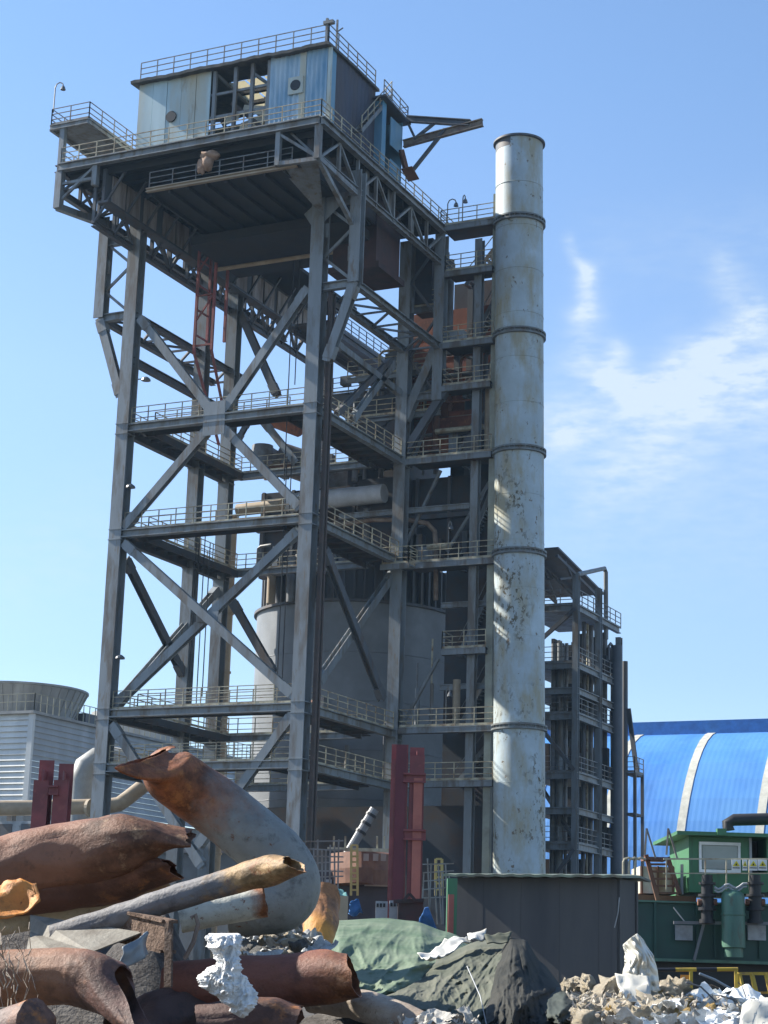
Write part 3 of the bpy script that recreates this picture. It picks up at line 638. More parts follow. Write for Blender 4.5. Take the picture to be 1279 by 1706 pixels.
for c_ in (((-4.0, 14.3, 28.0), (-.6, 15.4, 33.4)), ((-3.6, 12.9, 34.2), (-.6, 15.4, 38.6)), ((-.3, 12.8, 44.6), (1.6, 15.6, 49.1))):  # solid blocks added among the dark plant to shade the chimney
    cs_ = MB().box(*c_); (ax_, ay_, az_), (bx_, by_, bz_) = c_
    for k in range(1, int((bz_ - az_) / 1.4)): cs_.box((ax_ - .05, ay_ - .06, az_ + k * 1.4), (bx_ + .05, ay_ - .005, az_ + k * 1.4 + .12))
    F('casing', cs_, DARKPL)
F('floor', MB().box((-8, 15.6, 39.6), (2.5, 24, 39.9)).ibeam((-8, 15.4, 39.6), (2.5, 15.4, 39.6), .3, .6), DARK)
railing('railing', [(-8, 15.5, 40.0), (1.5, 15.5, 40.0)], RAILD, fb)
F('ground_floor_shade', MB().box((-11, 14.6, 0), (5.2, 15.0, 12.0)), DARKPL)  # dark sheet in place of the unlit ground floor interior
# gas ducts, hoppers and pipework seen through the frame
du = MB()
du.tube([(-11.2, 16.2, 36.2), (-8.6, 17.4, 35.2), (-5.4, 18.5, 33.5)], [1.0, 1.1, 1.1], 20); soft(F('duct', du, PIPEG))
soft(F('duct', MB().tube([(-3.0, 17, 34), (-3.0, 17, 37.6), (-4.8, 17, 38.6)], .7, 16), DARK))
soft(F('drum', MB().tube([ony(13.5, 480, 838), ony(13.5, 640, 822)], [.62, .62], 22), mat('pale lagged drum', (.52, .54, .56), .35, (.4, .41, .42), 1, .4, .3)))
soft(F('duct', MB().tube([ony(14, 396, 850), ony(14, 470, 842)], .42, 14), BEIGE))
pth = [ony(13.2, 572, 874), ony(13.2, 620, 866), ony(13.2, 680, 866), ony(13.6, 712, 872), ony(14, 724, 885), ony(14, 726, 910), ony(14, 726, 1000)]
soft(F('pipe', MB().tube(pth, .16, 10), mat('rusty bent pipe', (.26, .2, .15), .6, (.15, .09, .06), 2, .4, .3)))
for x in (-11.0, -9.6, -8.4, -7.4):
    soft(F('hopper_leg', MB().tube([(x, 15.9, 28.7), (x + .2, 16, 27.6), (x + .5, 16.1, 25.8)], [.7, .45, .28], 12), DARK))
for x, m in ((-10.4, BEIGE), (-8.9, PIPEG), (-7.9, WHITEP)): soft(F('pipe', MB().tube([(x, 14.6, 25.5), (x, 14.6, 28.6)], .3, 12), m))
soft(F('orange_duct', MB().tube([ony(15, 452, 694), ony(15, 500, 712)], .7, 12), mat('orange rust duct', (.4, .13, .05), .7, (.2, .08, .05), 2, .5, .3)))
cl = MB()
for k in range(26):
    x = random.uniform(-9, 4); z = random.choice((28, 34.4, 35.5, 40.3)); h = random.uniform(.5, 2.2)
    F('fitting', MB().box((x, 14.7, z), (x + random.uniform(.15, .9), 15.3, z + h)), DARK)

px_ = MB()
for x, r_ in ((-4.6, .22), (-3.9, .13), (-2.7, .18), (-.9, .15), (.4, .1), (1.3, .2)): px_.tube([(x, 14.9, 33.5), (x, 14.9, 39.5)], r_, 8)
F('riser_pipe', px_, PIPEG)

# dense pipework, ducts and odd beams that fill the bays in front of the casings
random.seed(21)
for k in range(30):
    x = random.uniform(-4.6, 5.6); y = random.uniform(13.2, 15.2); z = random.choice((13.3, 16.6, 27.4, 34.1, 34.1, 38.6, 41.4)); h = random.uniform(2, 7)
    m_ = random.choice((STEEL, PIPEG, PIPEG, RAIL, RUSTM, DARK, BEIGE)); r_ = random.choice((.06, .09, .12, .16, .24))
    pp = [V((x, y, z)), V((x, y, z + h))]
    if k % 3 == 0: pp += [V((x + .25, y, z + h + .25)), V((x + random.uniform(.8, 2.2), y, z + h + .3))]
    soft(F('pipe', MB().tube(pp, r_, 9), m_))
for k in range(12):
    x = random.uniform(-4.5, 2.5); y = random.uniform(13.0, 15.0); z = random.uniform(27.8, 44); m_ = random.choice((STEEL, PIPEG, RUSTM, RAIL))
    soft(F('cross_pipe', MB().tube([V((x, y, z)), V((x + random.uniform(1.5, 3.5), y, z + random.choice((0, 0, .6))))], random.choice((.07, .1, .18)), 9), m_))
for k in range(22):
    x = random.uniform(-12.2, -4.5); y = random.uniform(13.4, 15.2); z = random.choice((P1, P2, P2, P0, P3)); h = random.uniform(.7, 2.6)
    if z == P3: h = random.uniform(.4, 1.3)
    if k % 2: soft(F('pipe', MB().tube([V((x, y, z)), V((x, y, z + h)), V((x + .2, y, z + h + .15)), V((x + random.uniform(.6, 1.6), y, z + h + .2))], random.choice((.07, .1, .16, .22)), 9), random.choice((PIPEG, BEIGE, RUSTM, STEEL))))
    else: F('control_box', MB().box((x, y, z), (x + random.uniform(.4, 1.2), y + .6, z + h)), random.choice((GREYBOX, DARK, STEEL, PIPEG)))
soft(F('drum', MB().tube([V((-11.0, 13.6, 35.6)), V((-11.2, 15.5, 35.7)), V((-9.0, 17.4, 35.0))], [.75, .75, .8], 22), PIPEG))
soft(F('drum_cap', MB().lathe((-11.0, 13.6, 34.9), [(.2, .1), (.72, .12), (.76, .7), (.72, 1.3), (.2, 1.38)], 20), PIPEG))
for z, x0, x1, y in ((37.0, -4.4, 2.4, 12.9), (39.9, -4.4, 1.6, 13.0), (44.2, .2, 2.4, 13.0), (30.6, -4.6, 4.6, 12.85), (24.4, 2.6, 6, 13.4), (19.2, 2.6, 6, 13.4)):
    o = F('cross_beam', MB().ibeam((x0, y, z), (x1, y, z), .22, .36), STEEL)
    if z > 36: railing('railing', [(x0, y - .1, z + .2), (x1, y - .1, z + .2)], RAIL, o, step=1.1)
for a, b2 in (((-4, 13, 34.2), (-1, 13, 37)), ((.5, 13.2, 34.3), (2.4, 13.2, 39)), ((3.0, 14.2, 34.3), (5.6, 14.2, 38)), ((-.2, 13.2, 28), (2.4, 13.2, 33.2)), ((2.6, 14, 28), (5.6, 14, 32.6)), ((.3, 13.1, 17), (2.6, 13.1, 21))): F('cross_brace', MB().bar(a, b2, .2, .16), STEEL)
for k in range(9):
    x = random.uniform(-4, 4.6); y = random.uniform(13.2, 14.6); z = random.choice((27.4, 34.1, 41.5, 37.2)); w = random.uniform(.5, 1.3); h = random.uniform(.6, 1.8)
    F('control_box', MB().box((x, y, z), (x + w, y + .7, z + h)), random.choice((GREYBOX, RUSTM, DARK, STEEL)))
tk = thing('round_vessel', 'large dark round steel vessel with a ribbed collar standing behind the tower frame', 'tank', (-8, 22, 0))
TR = 6.95; VX = -7.6
soft(MB().lathe((VX, 22.0, 0), [(TR, 0), (TR, 25.0), (TR + .02, 25.6)], 96).build('shell', TANKM, tk))
soft(MB().lathe((VX, 22.0, 25.5), [(TR - .1, 0), (TR + .22, .02), (TR + .22, .2), (TR - .3, .22)], 96, False).build('rim', DARK, tk))
for z in (3, 6.2, 9.4, 12.6, 15.8, 19, 22.2): soft(MB().lathe((VX, 22.0, z), [(TR + .005, -.03), (TR + .03, 0), (TR + .005, .03)], 96, False).build('weld_seam', TANKM, tk))
cl = MB().lathe((VX, 22, 25.7), [(TR - .6, 0), (TR - .6, 2.9)], 96)
for k in range(60): a = 2 * math.pi * k / 60; c_, s_ = math.cos(a), math.sin(a); cl.bar((VX + (TR - .4) * c_, 22 + (TR - .4) * s_, 25.7), (VX + (TR - .4) * c_, 22 + (TR - .4) * s_, 28.5), .16, .3, (c_, s_, 0))
cl.build('collar', DARK, tk)
bv = thing('beige_riser', 'tall beige lagged pipe rising beside the round vessel', 'pipe', ony(15, 380, 1300))
p = ony(15, 384, 895); q = V((p.x, p.y, 0)); soft(MB().tube([q, p + V((0, 0, 1.5))], .42, 18).build('pipe', BEIGE, bv))
rg = MB()
for z in (5, 9, 13, 17, 21, 25): rg.lathe((p.x, p.y, z), [(.43, 0), (.5, .02), (.5, .14), (.43, .16)], 18, False)
rg.build('band', BEIGE, bv)

# ------------------------------------------------------------------ pipe rack tower right of the chimney
pt = thing('pipe_tower', 'dark open rack tower full of vertical pipes with a sloping roof right of the chimney', 'tower', (8, 28, 0))
Q = lambda name, b, m: b.build(name, m, pt)
PX, PY = 7.75, 24.0; PYB = 33.0; PXL = 3.2
for x, y in ((PX, PY), (PX, PYB), (PXL, PY), (PXL, PYB), (PX, PY + 4.6)): Q('column', MB().ibeam((x, y, 0), (x, y, 28.2 if y < 30 else 25.5), .4, .4, (0, 1, 0), .04), STEEL)
for z in (26.2, 22.3, 18.9, 15.0, 10.4, 12.7, 20.6):
    o = Q('floor', MB().box((PXL, PY + .3, z - .1), (PX - .3, PYB, z - .02)).ibeam((PXL, PY, z - .2), (PX, PY, z - .2), .3, .45).ibeam((PX, PY, z - .2), (PX, PYB, z - .2), .3, .45), STEEL)
    if z in (26.2, 15.0, 18.9, 22.3, 10.4): railing('railing', [(PXL, PY, z), (PX, PY, z), (PX, PYB + .4, z)], RAILD, o)
Q('roof', MB().frame((PXL - 2, PY - .8, 29.9), (PX - 1.0 - PXL + 2, 0, 0), (0, 9.5, -1.3), (0, 0, .15)), DARK)
rt_ = MB()
for x in (PXL, 4.8, PX - 1.2): rt_.bar((x, PY - .6, 29.5), (x, PYB - .6, 28.2), .2); rt_.bar((x, PY, 28), (x, PY + 4, 29), .14); rt_.bar((x, PY + 4, 27.5), (x, PY + 1, 29.5), .14)
Q('roof_truss', rt_, DARK)
for px, r_, m in ((922, .2, PIPEG), (933, .26, STEEL), (943, .12, PIPEG), (984, .18, PIPEG), (995, .25, STEEL), (1007, .2, PIPEG), (972, .14, DARK), (978, .08, RAIL)):
    p = onx(PX - .9, px, 1200); y = min(max(p.y, PY + 1), PYB - .5) if px > 955 else PY + 2.2
    x = PX - .9 if px > 955 else ony(y, px, 1200)[0]
    soft(Q('vertical_pipe', MB().tube([(x, y, 0), (x, y, 25.8 if px > 955 else 24)], r_, 14), m))
p = onx(PX + .2, 1027, 1040); x, y = p.x, p.y
soft(Q('downpipe', MB().tube([(x, y, 0), (x, y, 24.7)], .42, 16), mat('dark blue grey pipe', (.07, .085, .105), .5, (.09, .1, .12), 1, .4, .3)))
p = onx(PX + .2, 1041, 1070)
soft(Q('downpipe', MB().tube([(p.x, p.y, 0), (p.x, p.y, 23.9)], .2, 12), DARK))
a, b2 = onx(PX - .2, 962, 957), onx(PX - .2, 1009, 953)
soft(Q('vent_pipe', MB().tube([a, b2 + V((0, -.3, .2)), b2 + V((0, 0, 0)), V((b2.x, b2.y + .1, 25))], .16, 10), STEEL))
soft(Q('vent_pipe', MB().tube([onx(PX, 1014, 1100), onx(PX, 1014, 1076), onx(PX, 1017, 1072), onx(PX, 1020, 1076)], .1, 8), DARK))
lg_ = MB()
for z in (8.3, 13.2, 16.0): lg_.box((PX + .2, PYB + .6, z - .15), (PX + .95, PYB + 2.6, z))
for x, y in ((PX + .9, PYB + 2.5), (PX + .9, PYB + .8)): lg_.bar((x, y, 0), (x, y, 16.0), .2)
o = Q('side_landing', lg_, DARK); railing('railing', [(PX + .3, PYB + .6, 16.0), (PX + .95, PYB + .6, 16.0), (PX + .95, PYB + 2.6, 16.0)], RAILD, o)
MB().bar((PX + .8, PYB + 1.6, 16.0), (PX + .5, PYB + .6, 20.5), .35, .1).build('ladder', DARK, o)
Q('brace', MB().bar((PXL, PY - .1, 22.2), (PX, PY - .1, 25.9), .25).bar((PX, PY - .1, 15.1), (PXL, PY - .1, 20.5), .25).bar((PXL, PY - .1, 4), (PX, PY - .1, 10), .25).bar((PX, PY + .5, 10.4), (PXL, PY + 5, 15), .22), DARK)
cl = MB()
for k in range(60):
    y = random.uniform(PY + 5.5, PYB - .5); x = random.uniform(PXL, PX - 1.0); z = random.choice((10.5, 15.1, 19, 22.4, 22.4)); h = random.uniform(.6, 3.0)
    cl.box((x, y, z), (x + random.uniform(.2, .9), y + .5, z + h))
cl.box((PXL, PYB - 2.5, 0), (PX - 1.2, PYB - 2.3, 9.8)); cl.box((PXL, PYB - .8, 10.4), (PX - 2.2, PYB - .6, 25))
Q('equipment', cl, DARKPL)

# ------------------------------------------------------------------ blue arched hall far behind
hb = thing('storage_hall', 'big blue arched storage hall with cream skylight bands at the right edge', 'hall', at(1200, 1500, 215))
c0 = at(1160, 1194, 215); zt = c0.z; HW = 19.0; YC = c0.y
X0, X1 = c0.x - 45, c0.x + 34
def arch(t, out=0): return (YC - (HW + out) * math.cos(t), (zt - 2 + out) * math.sin(t) + 0)
def vault(x0, x1, out, th, nx, nt=28, t0=0.0, t1=math.pi):
    P = [[V((x0 + (x1 - x0) * i / nx, *arch(t0 + (t1 - t0) * j / nt, out))) for j in range(nt + 1)] for i in range(nx + 1)]
    return MB().sheet(P, th)
b = MB(); nx, nt = 260, 28; P = []
for i in range(nx + 1):
    o_ = .008 if i % 2 else 0.0
    P.append([V((X0 + (X1 - X0) * i / nx, *arch(math.pi * j / nt, o_))) for j in range(nt + 1)])
hro = b.sheet(P, -.15).build('roof', BLUEROOF, hb)
MB().box((X0, YC - 3.2, zt - 2.7), (X1, YC + 3.2, zt - .9)).build('ridge_monitor', BLUEDK, hb)
bx = ony(YC - HW, 1118, 1435).x
for k in range(-4, 5):
    x = bx + k * 8.4; vault(x - .45, x + .45, .1, -.12, 2).build('skylight_band', CREAM, hb)
# ------------------------------------------------------------------ cooling towers on the left
cw = thing('cooling_tower', 'white louvred cooling tower box with a flared round fan stack at the left edge', 'cooling tower', (-34, 24, 0))
D_ = 140; cr = at(55, 1189, D_); cb_ = at(45, 1335, D_); y0 = cr.y; xr = cr.x; zt_, zb_ = cr.z, cb_.z
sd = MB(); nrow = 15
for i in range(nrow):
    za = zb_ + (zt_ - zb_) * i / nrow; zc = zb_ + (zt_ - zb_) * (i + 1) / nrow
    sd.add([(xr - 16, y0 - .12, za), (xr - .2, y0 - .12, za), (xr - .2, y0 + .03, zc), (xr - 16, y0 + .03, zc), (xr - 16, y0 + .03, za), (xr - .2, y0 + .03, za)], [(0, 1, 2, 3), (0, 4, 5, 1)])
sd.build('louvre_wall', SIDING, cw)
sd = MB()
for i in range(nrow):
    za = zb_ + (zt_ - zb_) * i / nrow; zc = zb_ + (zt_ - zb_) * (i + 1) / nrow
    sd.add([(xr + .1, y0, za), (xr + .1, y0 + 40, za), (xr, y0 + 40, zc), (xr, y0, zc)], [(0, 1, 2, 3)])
sd.build('side_wall', SIDESHADE, cw)
MB().box((xr - .25, y0 - .2, zb_ - .6), (xr + .2, y0 + .05, zt_)).build('corner_trim', SIDING, cw)
dk_ = MB().box((xr - 17, y0 - .4, zt_), (xr + .3, y0 + 42, zt_ + .2)).build('deck', FANM, cw)
MB().box((xr - 15.5, y0 + .4, 0), (xr - .5, y0 + 39, zb_)).build('basin', FANM, cw)
railing('railing', [(xr - 16, y0 - .2, zt_ + .2), (xr + .2, y0 - .2, zt_ + .2), (xr + .2, y0 + 40, zt_ + .2)], mat('cooling deck rail', (.3, .29, .22), .6), cw, step=.8, kick=False, rails=(1.1, .6), h=1.3)
fc = at(15, 1190, D_ + 8); rT = (at(125, 1150, D_ + 8) - at(15, 1150, D_ + 8)).length; rB = (at(105, 1190, D_ + 8) - at(15, 1190, D_ + 8)).length
zT = at(15, 1136, D_ + 4).z
soft(MB().lathe((fc.x, fc.y + 1.5, zt_), [(rB, .2), (rB, .9), (rT - .1, zT - zt_ - .1), (rT + .05, zT - zt_ - .05), (rT + .05, zT - zt_ + .1), (rT - .2, zT - zt_ + .1), (rB - .3, .5)], 64, False).build('fan_stack', FANM, cw))
rb = MB()
for k in range(40): a = 2 * math.pi * k / 40; c_, s_ = math.cos(a), math.sin(a); rb.bar((fc.x + (rB + .01) * c_, fc.y + 1.5 + (rB + .01) * s_, zt_ + .9), (fc.x + (rT - .07) * c_, fc.y + 1.5 + (rT - .07) * s_, zT - .1), .09)
rb.build('stave', FANM, cw)
f2 = at(225, 1235, D_ + 32); r2 = (at(300, 1200, D_ + 32) - at(225, 1200, D_ + 32)).length
soft(MB().lathe((f2.x, f2.y, zt_), [(r2 * .9, .2), (r2 * .9, .9), (r2, at(225, 1182, D_ + 28).z - zt_), (r2 - .2, at(225, 1182, D_ + 28).z - zt_), (r2 * .8, .5)], 64, False).build('fan_stack', FANM, cw))
MB().box((at(128, 1205, D_ + 12).x - .8, at(128, 1205, D_ + 12).y, zt_ + .2), (at(128, 1205, D_ + 12).x + .8, at(128, 1205, D_ + 12).y + 3, zt_ + 1.7)).build('motor_box', DARK, cw)

# pipelines at the left
bp = thing('beige_pipeline', 'horizontal beige pipeline with an upward elbow in front of the cooling tower', 'pipe', at(100, 1345, 118))
pl = [at(-60, 1347, 116), at(60, 1346, 117), at(180, 1343, 118), at(198, 1340, 118), at(212, 1330, 118.3), at(244, 1305, 119.5), at(262, 1290, 120)]
soft(MB().tube(pl, .47, 18).build('pipe', BEIGE, bp))
fg_ = MB()
for px in (70, 150): c = at(px, 1346, 117.5); MB().tube([c - V((.1, 0, 0)), c + V((.1, 0, 0))], .56, 18).build('flange', BEIGE, bp)
sp = MB()
for px in (20, 110, 170): c = at(px, 1346, 117.3); sp.bar((c.x, c.y, 0), (c.x, c.y, c.z - .3), .4, up=(0, 1, 0))
sp.build('support', DARK, bp)
gd = thing('grey_duct', 'fat grey duct bending down into a vertical leg left of the tower leg', 'duct', at(150, 1340, 125))
soft(MB().tube([at(215, 1270, 126), at(185, 1264, 126), at(160, 1266, 125.5), at(143, 1278, 125.2), at(135, 1300, 125), V((at(135, 1300, 125).x, at(135, 1300, 125).y, 0))], .82, 22).build('pipe', mat('pale grey duct', (.33, .34, .33), .5, (.24, .23, .2), 1, .4, .3), gd))
# low buildings behind the left legs
lb = thing('low_plant_building', 'low dark grey plant building with pale door strips behind the left tower legs', 'building', (-16, 24, 0))
MB().box((-24, 22, 0), (-11, 30, 9.6)).build('wall', mat('grey blue plant wall', (.13, .15, .17), .7, (.1, .11, .12), .4, .5, .3), lb)
MB().box((-24.4, 21.6, 9.6), (-10.8, 30.4, 9.9)).build('roof', DARK, lb)
ds = MB()
for k in range(6): ds.box((-15.8 + k * .75, 21.8, 5.4), (-15.4 + k * .75, 21.95, 8.9))
ds.build('door_strip', GREYBOX, lb)
hx = thing('equipment_cabin', 'pale cabin with dark openings low at the left edge', 'cabin', at(25, 1390, 115))
c = at(25, 1400, 116); MB().box((c.x - 6, c.y, 0), (c.x + 4.2, c.y + 3, at(25, 1368, 116).z)).build('wall', GREYBOX, hx)
wn = MB(); z0 = at(25, 1392, 116).z
for k in range(4): wn.box((c.x - 3 + k * 1.7, c.y - .06, z0 - .6), (c.x - 2 + k * 1.7, c.y, z0 + .7))
wn.build('window', DARK, hx)
#PART2
# ------------------------------------------------------------------ yard objects between the heap and the tower
def pbox(b, x0, y0, x1, y1, d, dep, ground=False):
    """upright box, front edge on the sight lines of two photo corners at distance d"""
    o = at(x0, y1, d); w = HR * (at(x1, y1, d) - o).dot(HR); top = at(x0, y0, d).z
    if ground: o = Vector((o.x, o.y, 0.0))
    return b.frame(o, w, HF * dep, ZV * (top - o.z))

# shed
SY = -56.0
shed = thing('shed', 'low dark grey shed with an overhanging greenish roof edge, half hidden by the tarpaulin', 'shed', (36, -55, 0))
a = ony(SY, 762, 1460); b2 = ony(SY, 1030, 1460); zt = a.z
MB().box((a.x, SY, 0), (b2.x, SY + 1.3, zt - .02)).build('wall', SHEDM, shed)
cw_ = MB()
for k in range(4): x = a.x + (b2.x - a.x) * (k + .7) / 4.2; cw_.box((x - .004, SY - .004, 0), (x + .004, SY, zt - .03))
cw_.box((b2.x - .12, SY - .03, 0), (b2.x - .02, SY, zt - .03)); cw_.box((b2.x, SY + .02, 0), (b2.x + .03, SY + .14, zt - .03)); cw_.box((b2.x, SY + 1.1, 0), (b2.x + .03, SY + 1.2, zt - .05))
cw_.build('wall_rib', SHEDM, shed)
nr = 40; P = [[V((a.x - .2 + (b2.x - a.x + .38) * i / nr, y, zt + .03 + z + .012 * math.sin(i * 1.7))) for y, z in ((SY - .33, 0), (SY + .8, .07), (SY + 1.6, .02))] for i in range(nr + 1)]
MB().sheet(P, .05).build('roof', SHEDT, shed)
MB().tube([V((b2.x + .05, SY - .08, zt - .4)), V((b2.x + .03, SY - .1, zt - .7)), V((b2.x - .06, SY - .06, zt - 1.0))], .012, 6).build('loose_cable', GREYBOX, shed)

# crimson girders
def girder_pair(label, d, members, ties, loc):
    t = thing('crimson_girder', label, 'girder', Vector((at(loc, 1400, d).x, at(loc, 1400, d).y, 0)), 'crimson steel girders standing in the yard')
    for x0, x1, yt, yl in members:
        c = at((x0 + x1) / 2, yt, d); w = (at(x1, yt, d) - at(x0, yt, d)).dot(HR); base = V((c.x, c.y, 0)); h = c.z
        b = MB(); b.frame(base - HR * w / 2, HR * w, HF * .03, ZV * (h - yl)); b.frame(base - HR * w / 2 + HF * .65, HR * w, HF * .03, ZV * h)
        b.frame(base - HR * .02 + HF * .031, HR * .04, HF * .618, ZV * (h - yl * .5))
        b.build('upright', CRIMSON, t)
    for y0, y1, x0, x1 in ties:
        b = MB(); pbox(b, x0, y0, x1, y1, d - .06, .05); pbox(b, x0, y0, x1, y0 + 3, d - .16, .1); pbox(b, x0, y1 - 3, x1, y1, d - .16, .1); b.build('tie_plate', CRIMSON, t)
    return t
gp = girder_pair('tall pair of crimson girders joined by tie plates in front of the tower base', 55, ((653, 681, 1236, .5), (684, 708, 1241, .3)), ((1287, 1303, 672, 709), (1381, 1399, 672, 709)), 680)
b = MB(); pbox(b, 684, 1296, 699, 1500, 54.9, .03, True); b.build('sunlit_web', SALMON, gp)  # lighter red painted where sun catches the right girder's web
b = MB(); pbox(b, 653, 1240, 671, 1500, 54.94, .03, True); b.build('side_plate', mat('dark crimson', (.12, .02, .03), .5), gp)
girder_pair('shorter pair of crimson girders with one middle tie at the left edge', 50, ((59, 84, 1262, .6), (92, 117, 1268, .5)), ((1308, 1324, 80, 96),), 88)

# green cabin and machinery at the right
gc = thing('green_cabin', 'green control cabin with a white framed window and flat overhanging roof at the right edge', 'cabin', Vector((at(1220, 1500, 46).x, at(1220, 1500, 46).y, 0)))
b = MB(); pbox(b, 1148, 1392, 1249, 1486, 46, 3); pbox(b, 1278, 1392, 1360, 1486, 46, 3); pbox(b, 1249, 1455, 1278, 1486, 46, 3); pbox(b, 1249, 1392, 1278, 1455, 47.2, 1.6); b.build('wall', GREEN, gc)
b = MB(); pbox(b, 1128, 1384, 1370, 1390, 45.6, 4); b.build('roof', GREEN, gc)
b = MB(); pbox(b, 1170, 1408, 1229, 1447, 45.97, .02); b.build('glass', GLASS, gc)
b = MB()
for r4 in ((1165, 1402, 1234, 1407), (1165, 1448, 1234, 1453), (1165, 1407, 1169, 1448), (1230, 1407, 1234, 1448)): pbox(b, *r4, 45.93, .07)
b.build('window_frame', WHITE, gc)
b = MB(); pbox(b, 1252, 1394, 1277, 1454, 47.1, .05); b.build('dark_opening', BLACK, gc)
b = MB(); pbox(b, 1195, 1380, 1210, 1391, 45.55, .2); b.build('roof_lamp', GREEN, gc)
b = MB(); pbox(b, 1249, 1391, 1253, 1455, 45.95, .1); b.build('jamb', GREYBOX, gc)
p1 = [at(1214, 1384, 47), at(1212, 1372, 47), at(1222, 1366, 47), at(1340, 1363, 47)]
t = thing('roof_pipe', 'thick dark pipe bent up off the roof of the green cabin', 'pipe', p1[0]); soft(MB().tube(p1, .15, 14).build('pipe', BLACK, t))
# walkway railing and the warning plates on it
wr = thing('cabin_railing', 'thin walkway railing in front of the green cabin', 'railing', at(1210, 1486, 45))
b = MB(); b.bar(at(1105, 1431, 45), at(1360, 1431, 45), .035); b.bar(at(1105, 1455, 45), at(1360, 1455, 45), .025)
for x in (1110, 1175, 1210, 1248, 1290): b.bar(at(x, 1431, 45), at(x, 1482, 45), .03, up=HF)
b.build('rails', RAIL, wr)
wp0 = None
for i, (x0, x1) in enumerate(((1219, 1234), (1237, 1245), (1248, 1262), (1263, 1278))):
    t = thing('warning_plate', ['white warning plate with a yellow triangle, first from the left on the cabin railing', 'narrow white warning plate with a yellow triangle, second on the cabin railing', 'white warning plate with a yellow triangle, third on the cabin railing', 'white warning plate with a yellow triangle at the right end of the cabin railing'][i], 'sign', at(x0, 1449, 44.9), 'warning plates on the cabin railing')
    b = MB(); pbox(b, x0, 1432, x1, 1450, 44.9, .012); b.build('plate', WHITE, t)
    c = (x0 + x1) / 2; r_ = min(6, (x1 - x0) * .42); b = MB()
    A_, B_, C_ = at(c, 1434, 44.885), at(c - r_, 1443, 44.885), at(c + r_, 1443, 44.885)
    b.add([A_, B_, C_], [(0, 1, 2)]).build('triangle', mat('sign yellow', (.75, .62, .03), .5) if 'sign yellow' not in MATS else MATS['sign yellow'], t)
    b = MB(); b.add([at(c, 1437.5, 44.87), at(c - r_ * .33, 1441.8, 44.87), at(c + r_ * .33, 1441.8, 44.87)], [(0, 1, 2)]); pbox(b, c - r_, 1445, c + r_, 1446.4, 44.88, .004); b.build('symbol', BLACK, t)
# dark green container body
gb = thing('green_container', 'long dark green machine casing under the green cabin', 'machine casing', Vector((at(1170, 1600, 46).x, at(1170, 1600, 46).y, 0)))
b = MB(); pbox(b, 1058, 1502, 1370, 1596, 45.6, 3.4); b.build('body', GREEND, gb)
b = MB(); pbox(b, 1058, 1499, 1370, 1502, 45.5, 3.5); pbox(b, 1085, 1596, 1370, 1601, 45.4, .3); b.build('edge_rail', GREENT, gb)
b = MB(); pbox(b, 1080, 1601, 1370, 1640, 45.9, 3, True); b.build('plinth', BLACK, gb)
b = MB()
for x in (1090, 1160, 1190, 1265): b = MB(); pbox(b, x, 1503, x + 4, 1596, 45.52, .08); b.build('stiffener', GREEND, gb)
for x0, x1 in ((1125, 1154), (1246, 1276)):
    b = MB(); pbox(b, x0, 1541, x1, 1566, 45.44, .06); b.build('plate', GREYBOX, gb)
b = MB(); b.bar(at(1122, 1537, 45.2), at(1340, 1539, 45.2), .07); b.bar(at(1172, 1540, 45.3), at(1156, 1600, 45.3), .06); b.build('pipe', PIPEG, gb)
b = MB(); b.bar(at(1122, 1512, 45.3), at(1140, 1535, 45.3), .05, .02); b.build('strap', GREYBOX, gb)
c = at(1222, 1580, 44.9); rr = 19 * 44.9 / FPX; hh = 92 * 44.9 / FPX
gt = thing('green_air_receiver', 'upright pale green pressure vessel with a domed top against the green casing', 'tank', c)
soft(MB().lathe(c, [(rr * .8, -.2), (rr * .8, 0), (rr, .02), (rr, hh * .88), (rr * .92, hh * .95), (rr * .6, hh), (rr * .15, hh * 1.02)], 28).build('vessel', GREENT, gt))
soft(MB().lathe(c, [(rr * 1.02, hh * .56), (rr * 1.05, hh * .57), (rr * 1.05, hh * .6), (rr * 1.02, hh * .61)], 28, False).build('band', GREENT, gt))
for x0 in (1166, 1246):
    t = thing('valve_stack', ('rusty black valve stack left of the pale green vessel' if x0 < 1200 else 'rusty black valve stack right of the pale green vessel'), 'valve', at(x0 + 12, 1540, 45), 'valve stacks on the green casing')
    b = MB()
    for i, (r_, ya, yb) in enumerate(((9, 1458, 1470), (14, 1470, 1474), (10, 1474, 1490), (15, 1490, 1494), (11, 1494, 1512), (15, 1512, 1517), (10, 1517, 1532), (13, 1532, 1538))):
        p = at(x0 + 12, yb, 45); b.lathe(p, [(r_ * 45 / FPX, 0), (r_ * 45 / FPX, (yb - ya) * 45 / FPX)], 14)
    soft(b.build('body', BLACK, t)); MB().tube([at(x0 - 4, 1503, 45), at(x0 + 28, 1503, 45)], .08, 10).build('spindle', RUSTM, t)
b = MB(); pts = [at(1190 + 6 * k, 1478 + 4 * math.sin(k * 1.3) - k * .3, 44.8) for k in range(10)]; b.tube(pts, .03, 6).tube([p + V((0, 0, -.07)) for p in pts], .025, 6)
tag(b.build('hose', GREYBOX), 'pale hoses draped between the two black valve stacks', 'hose')
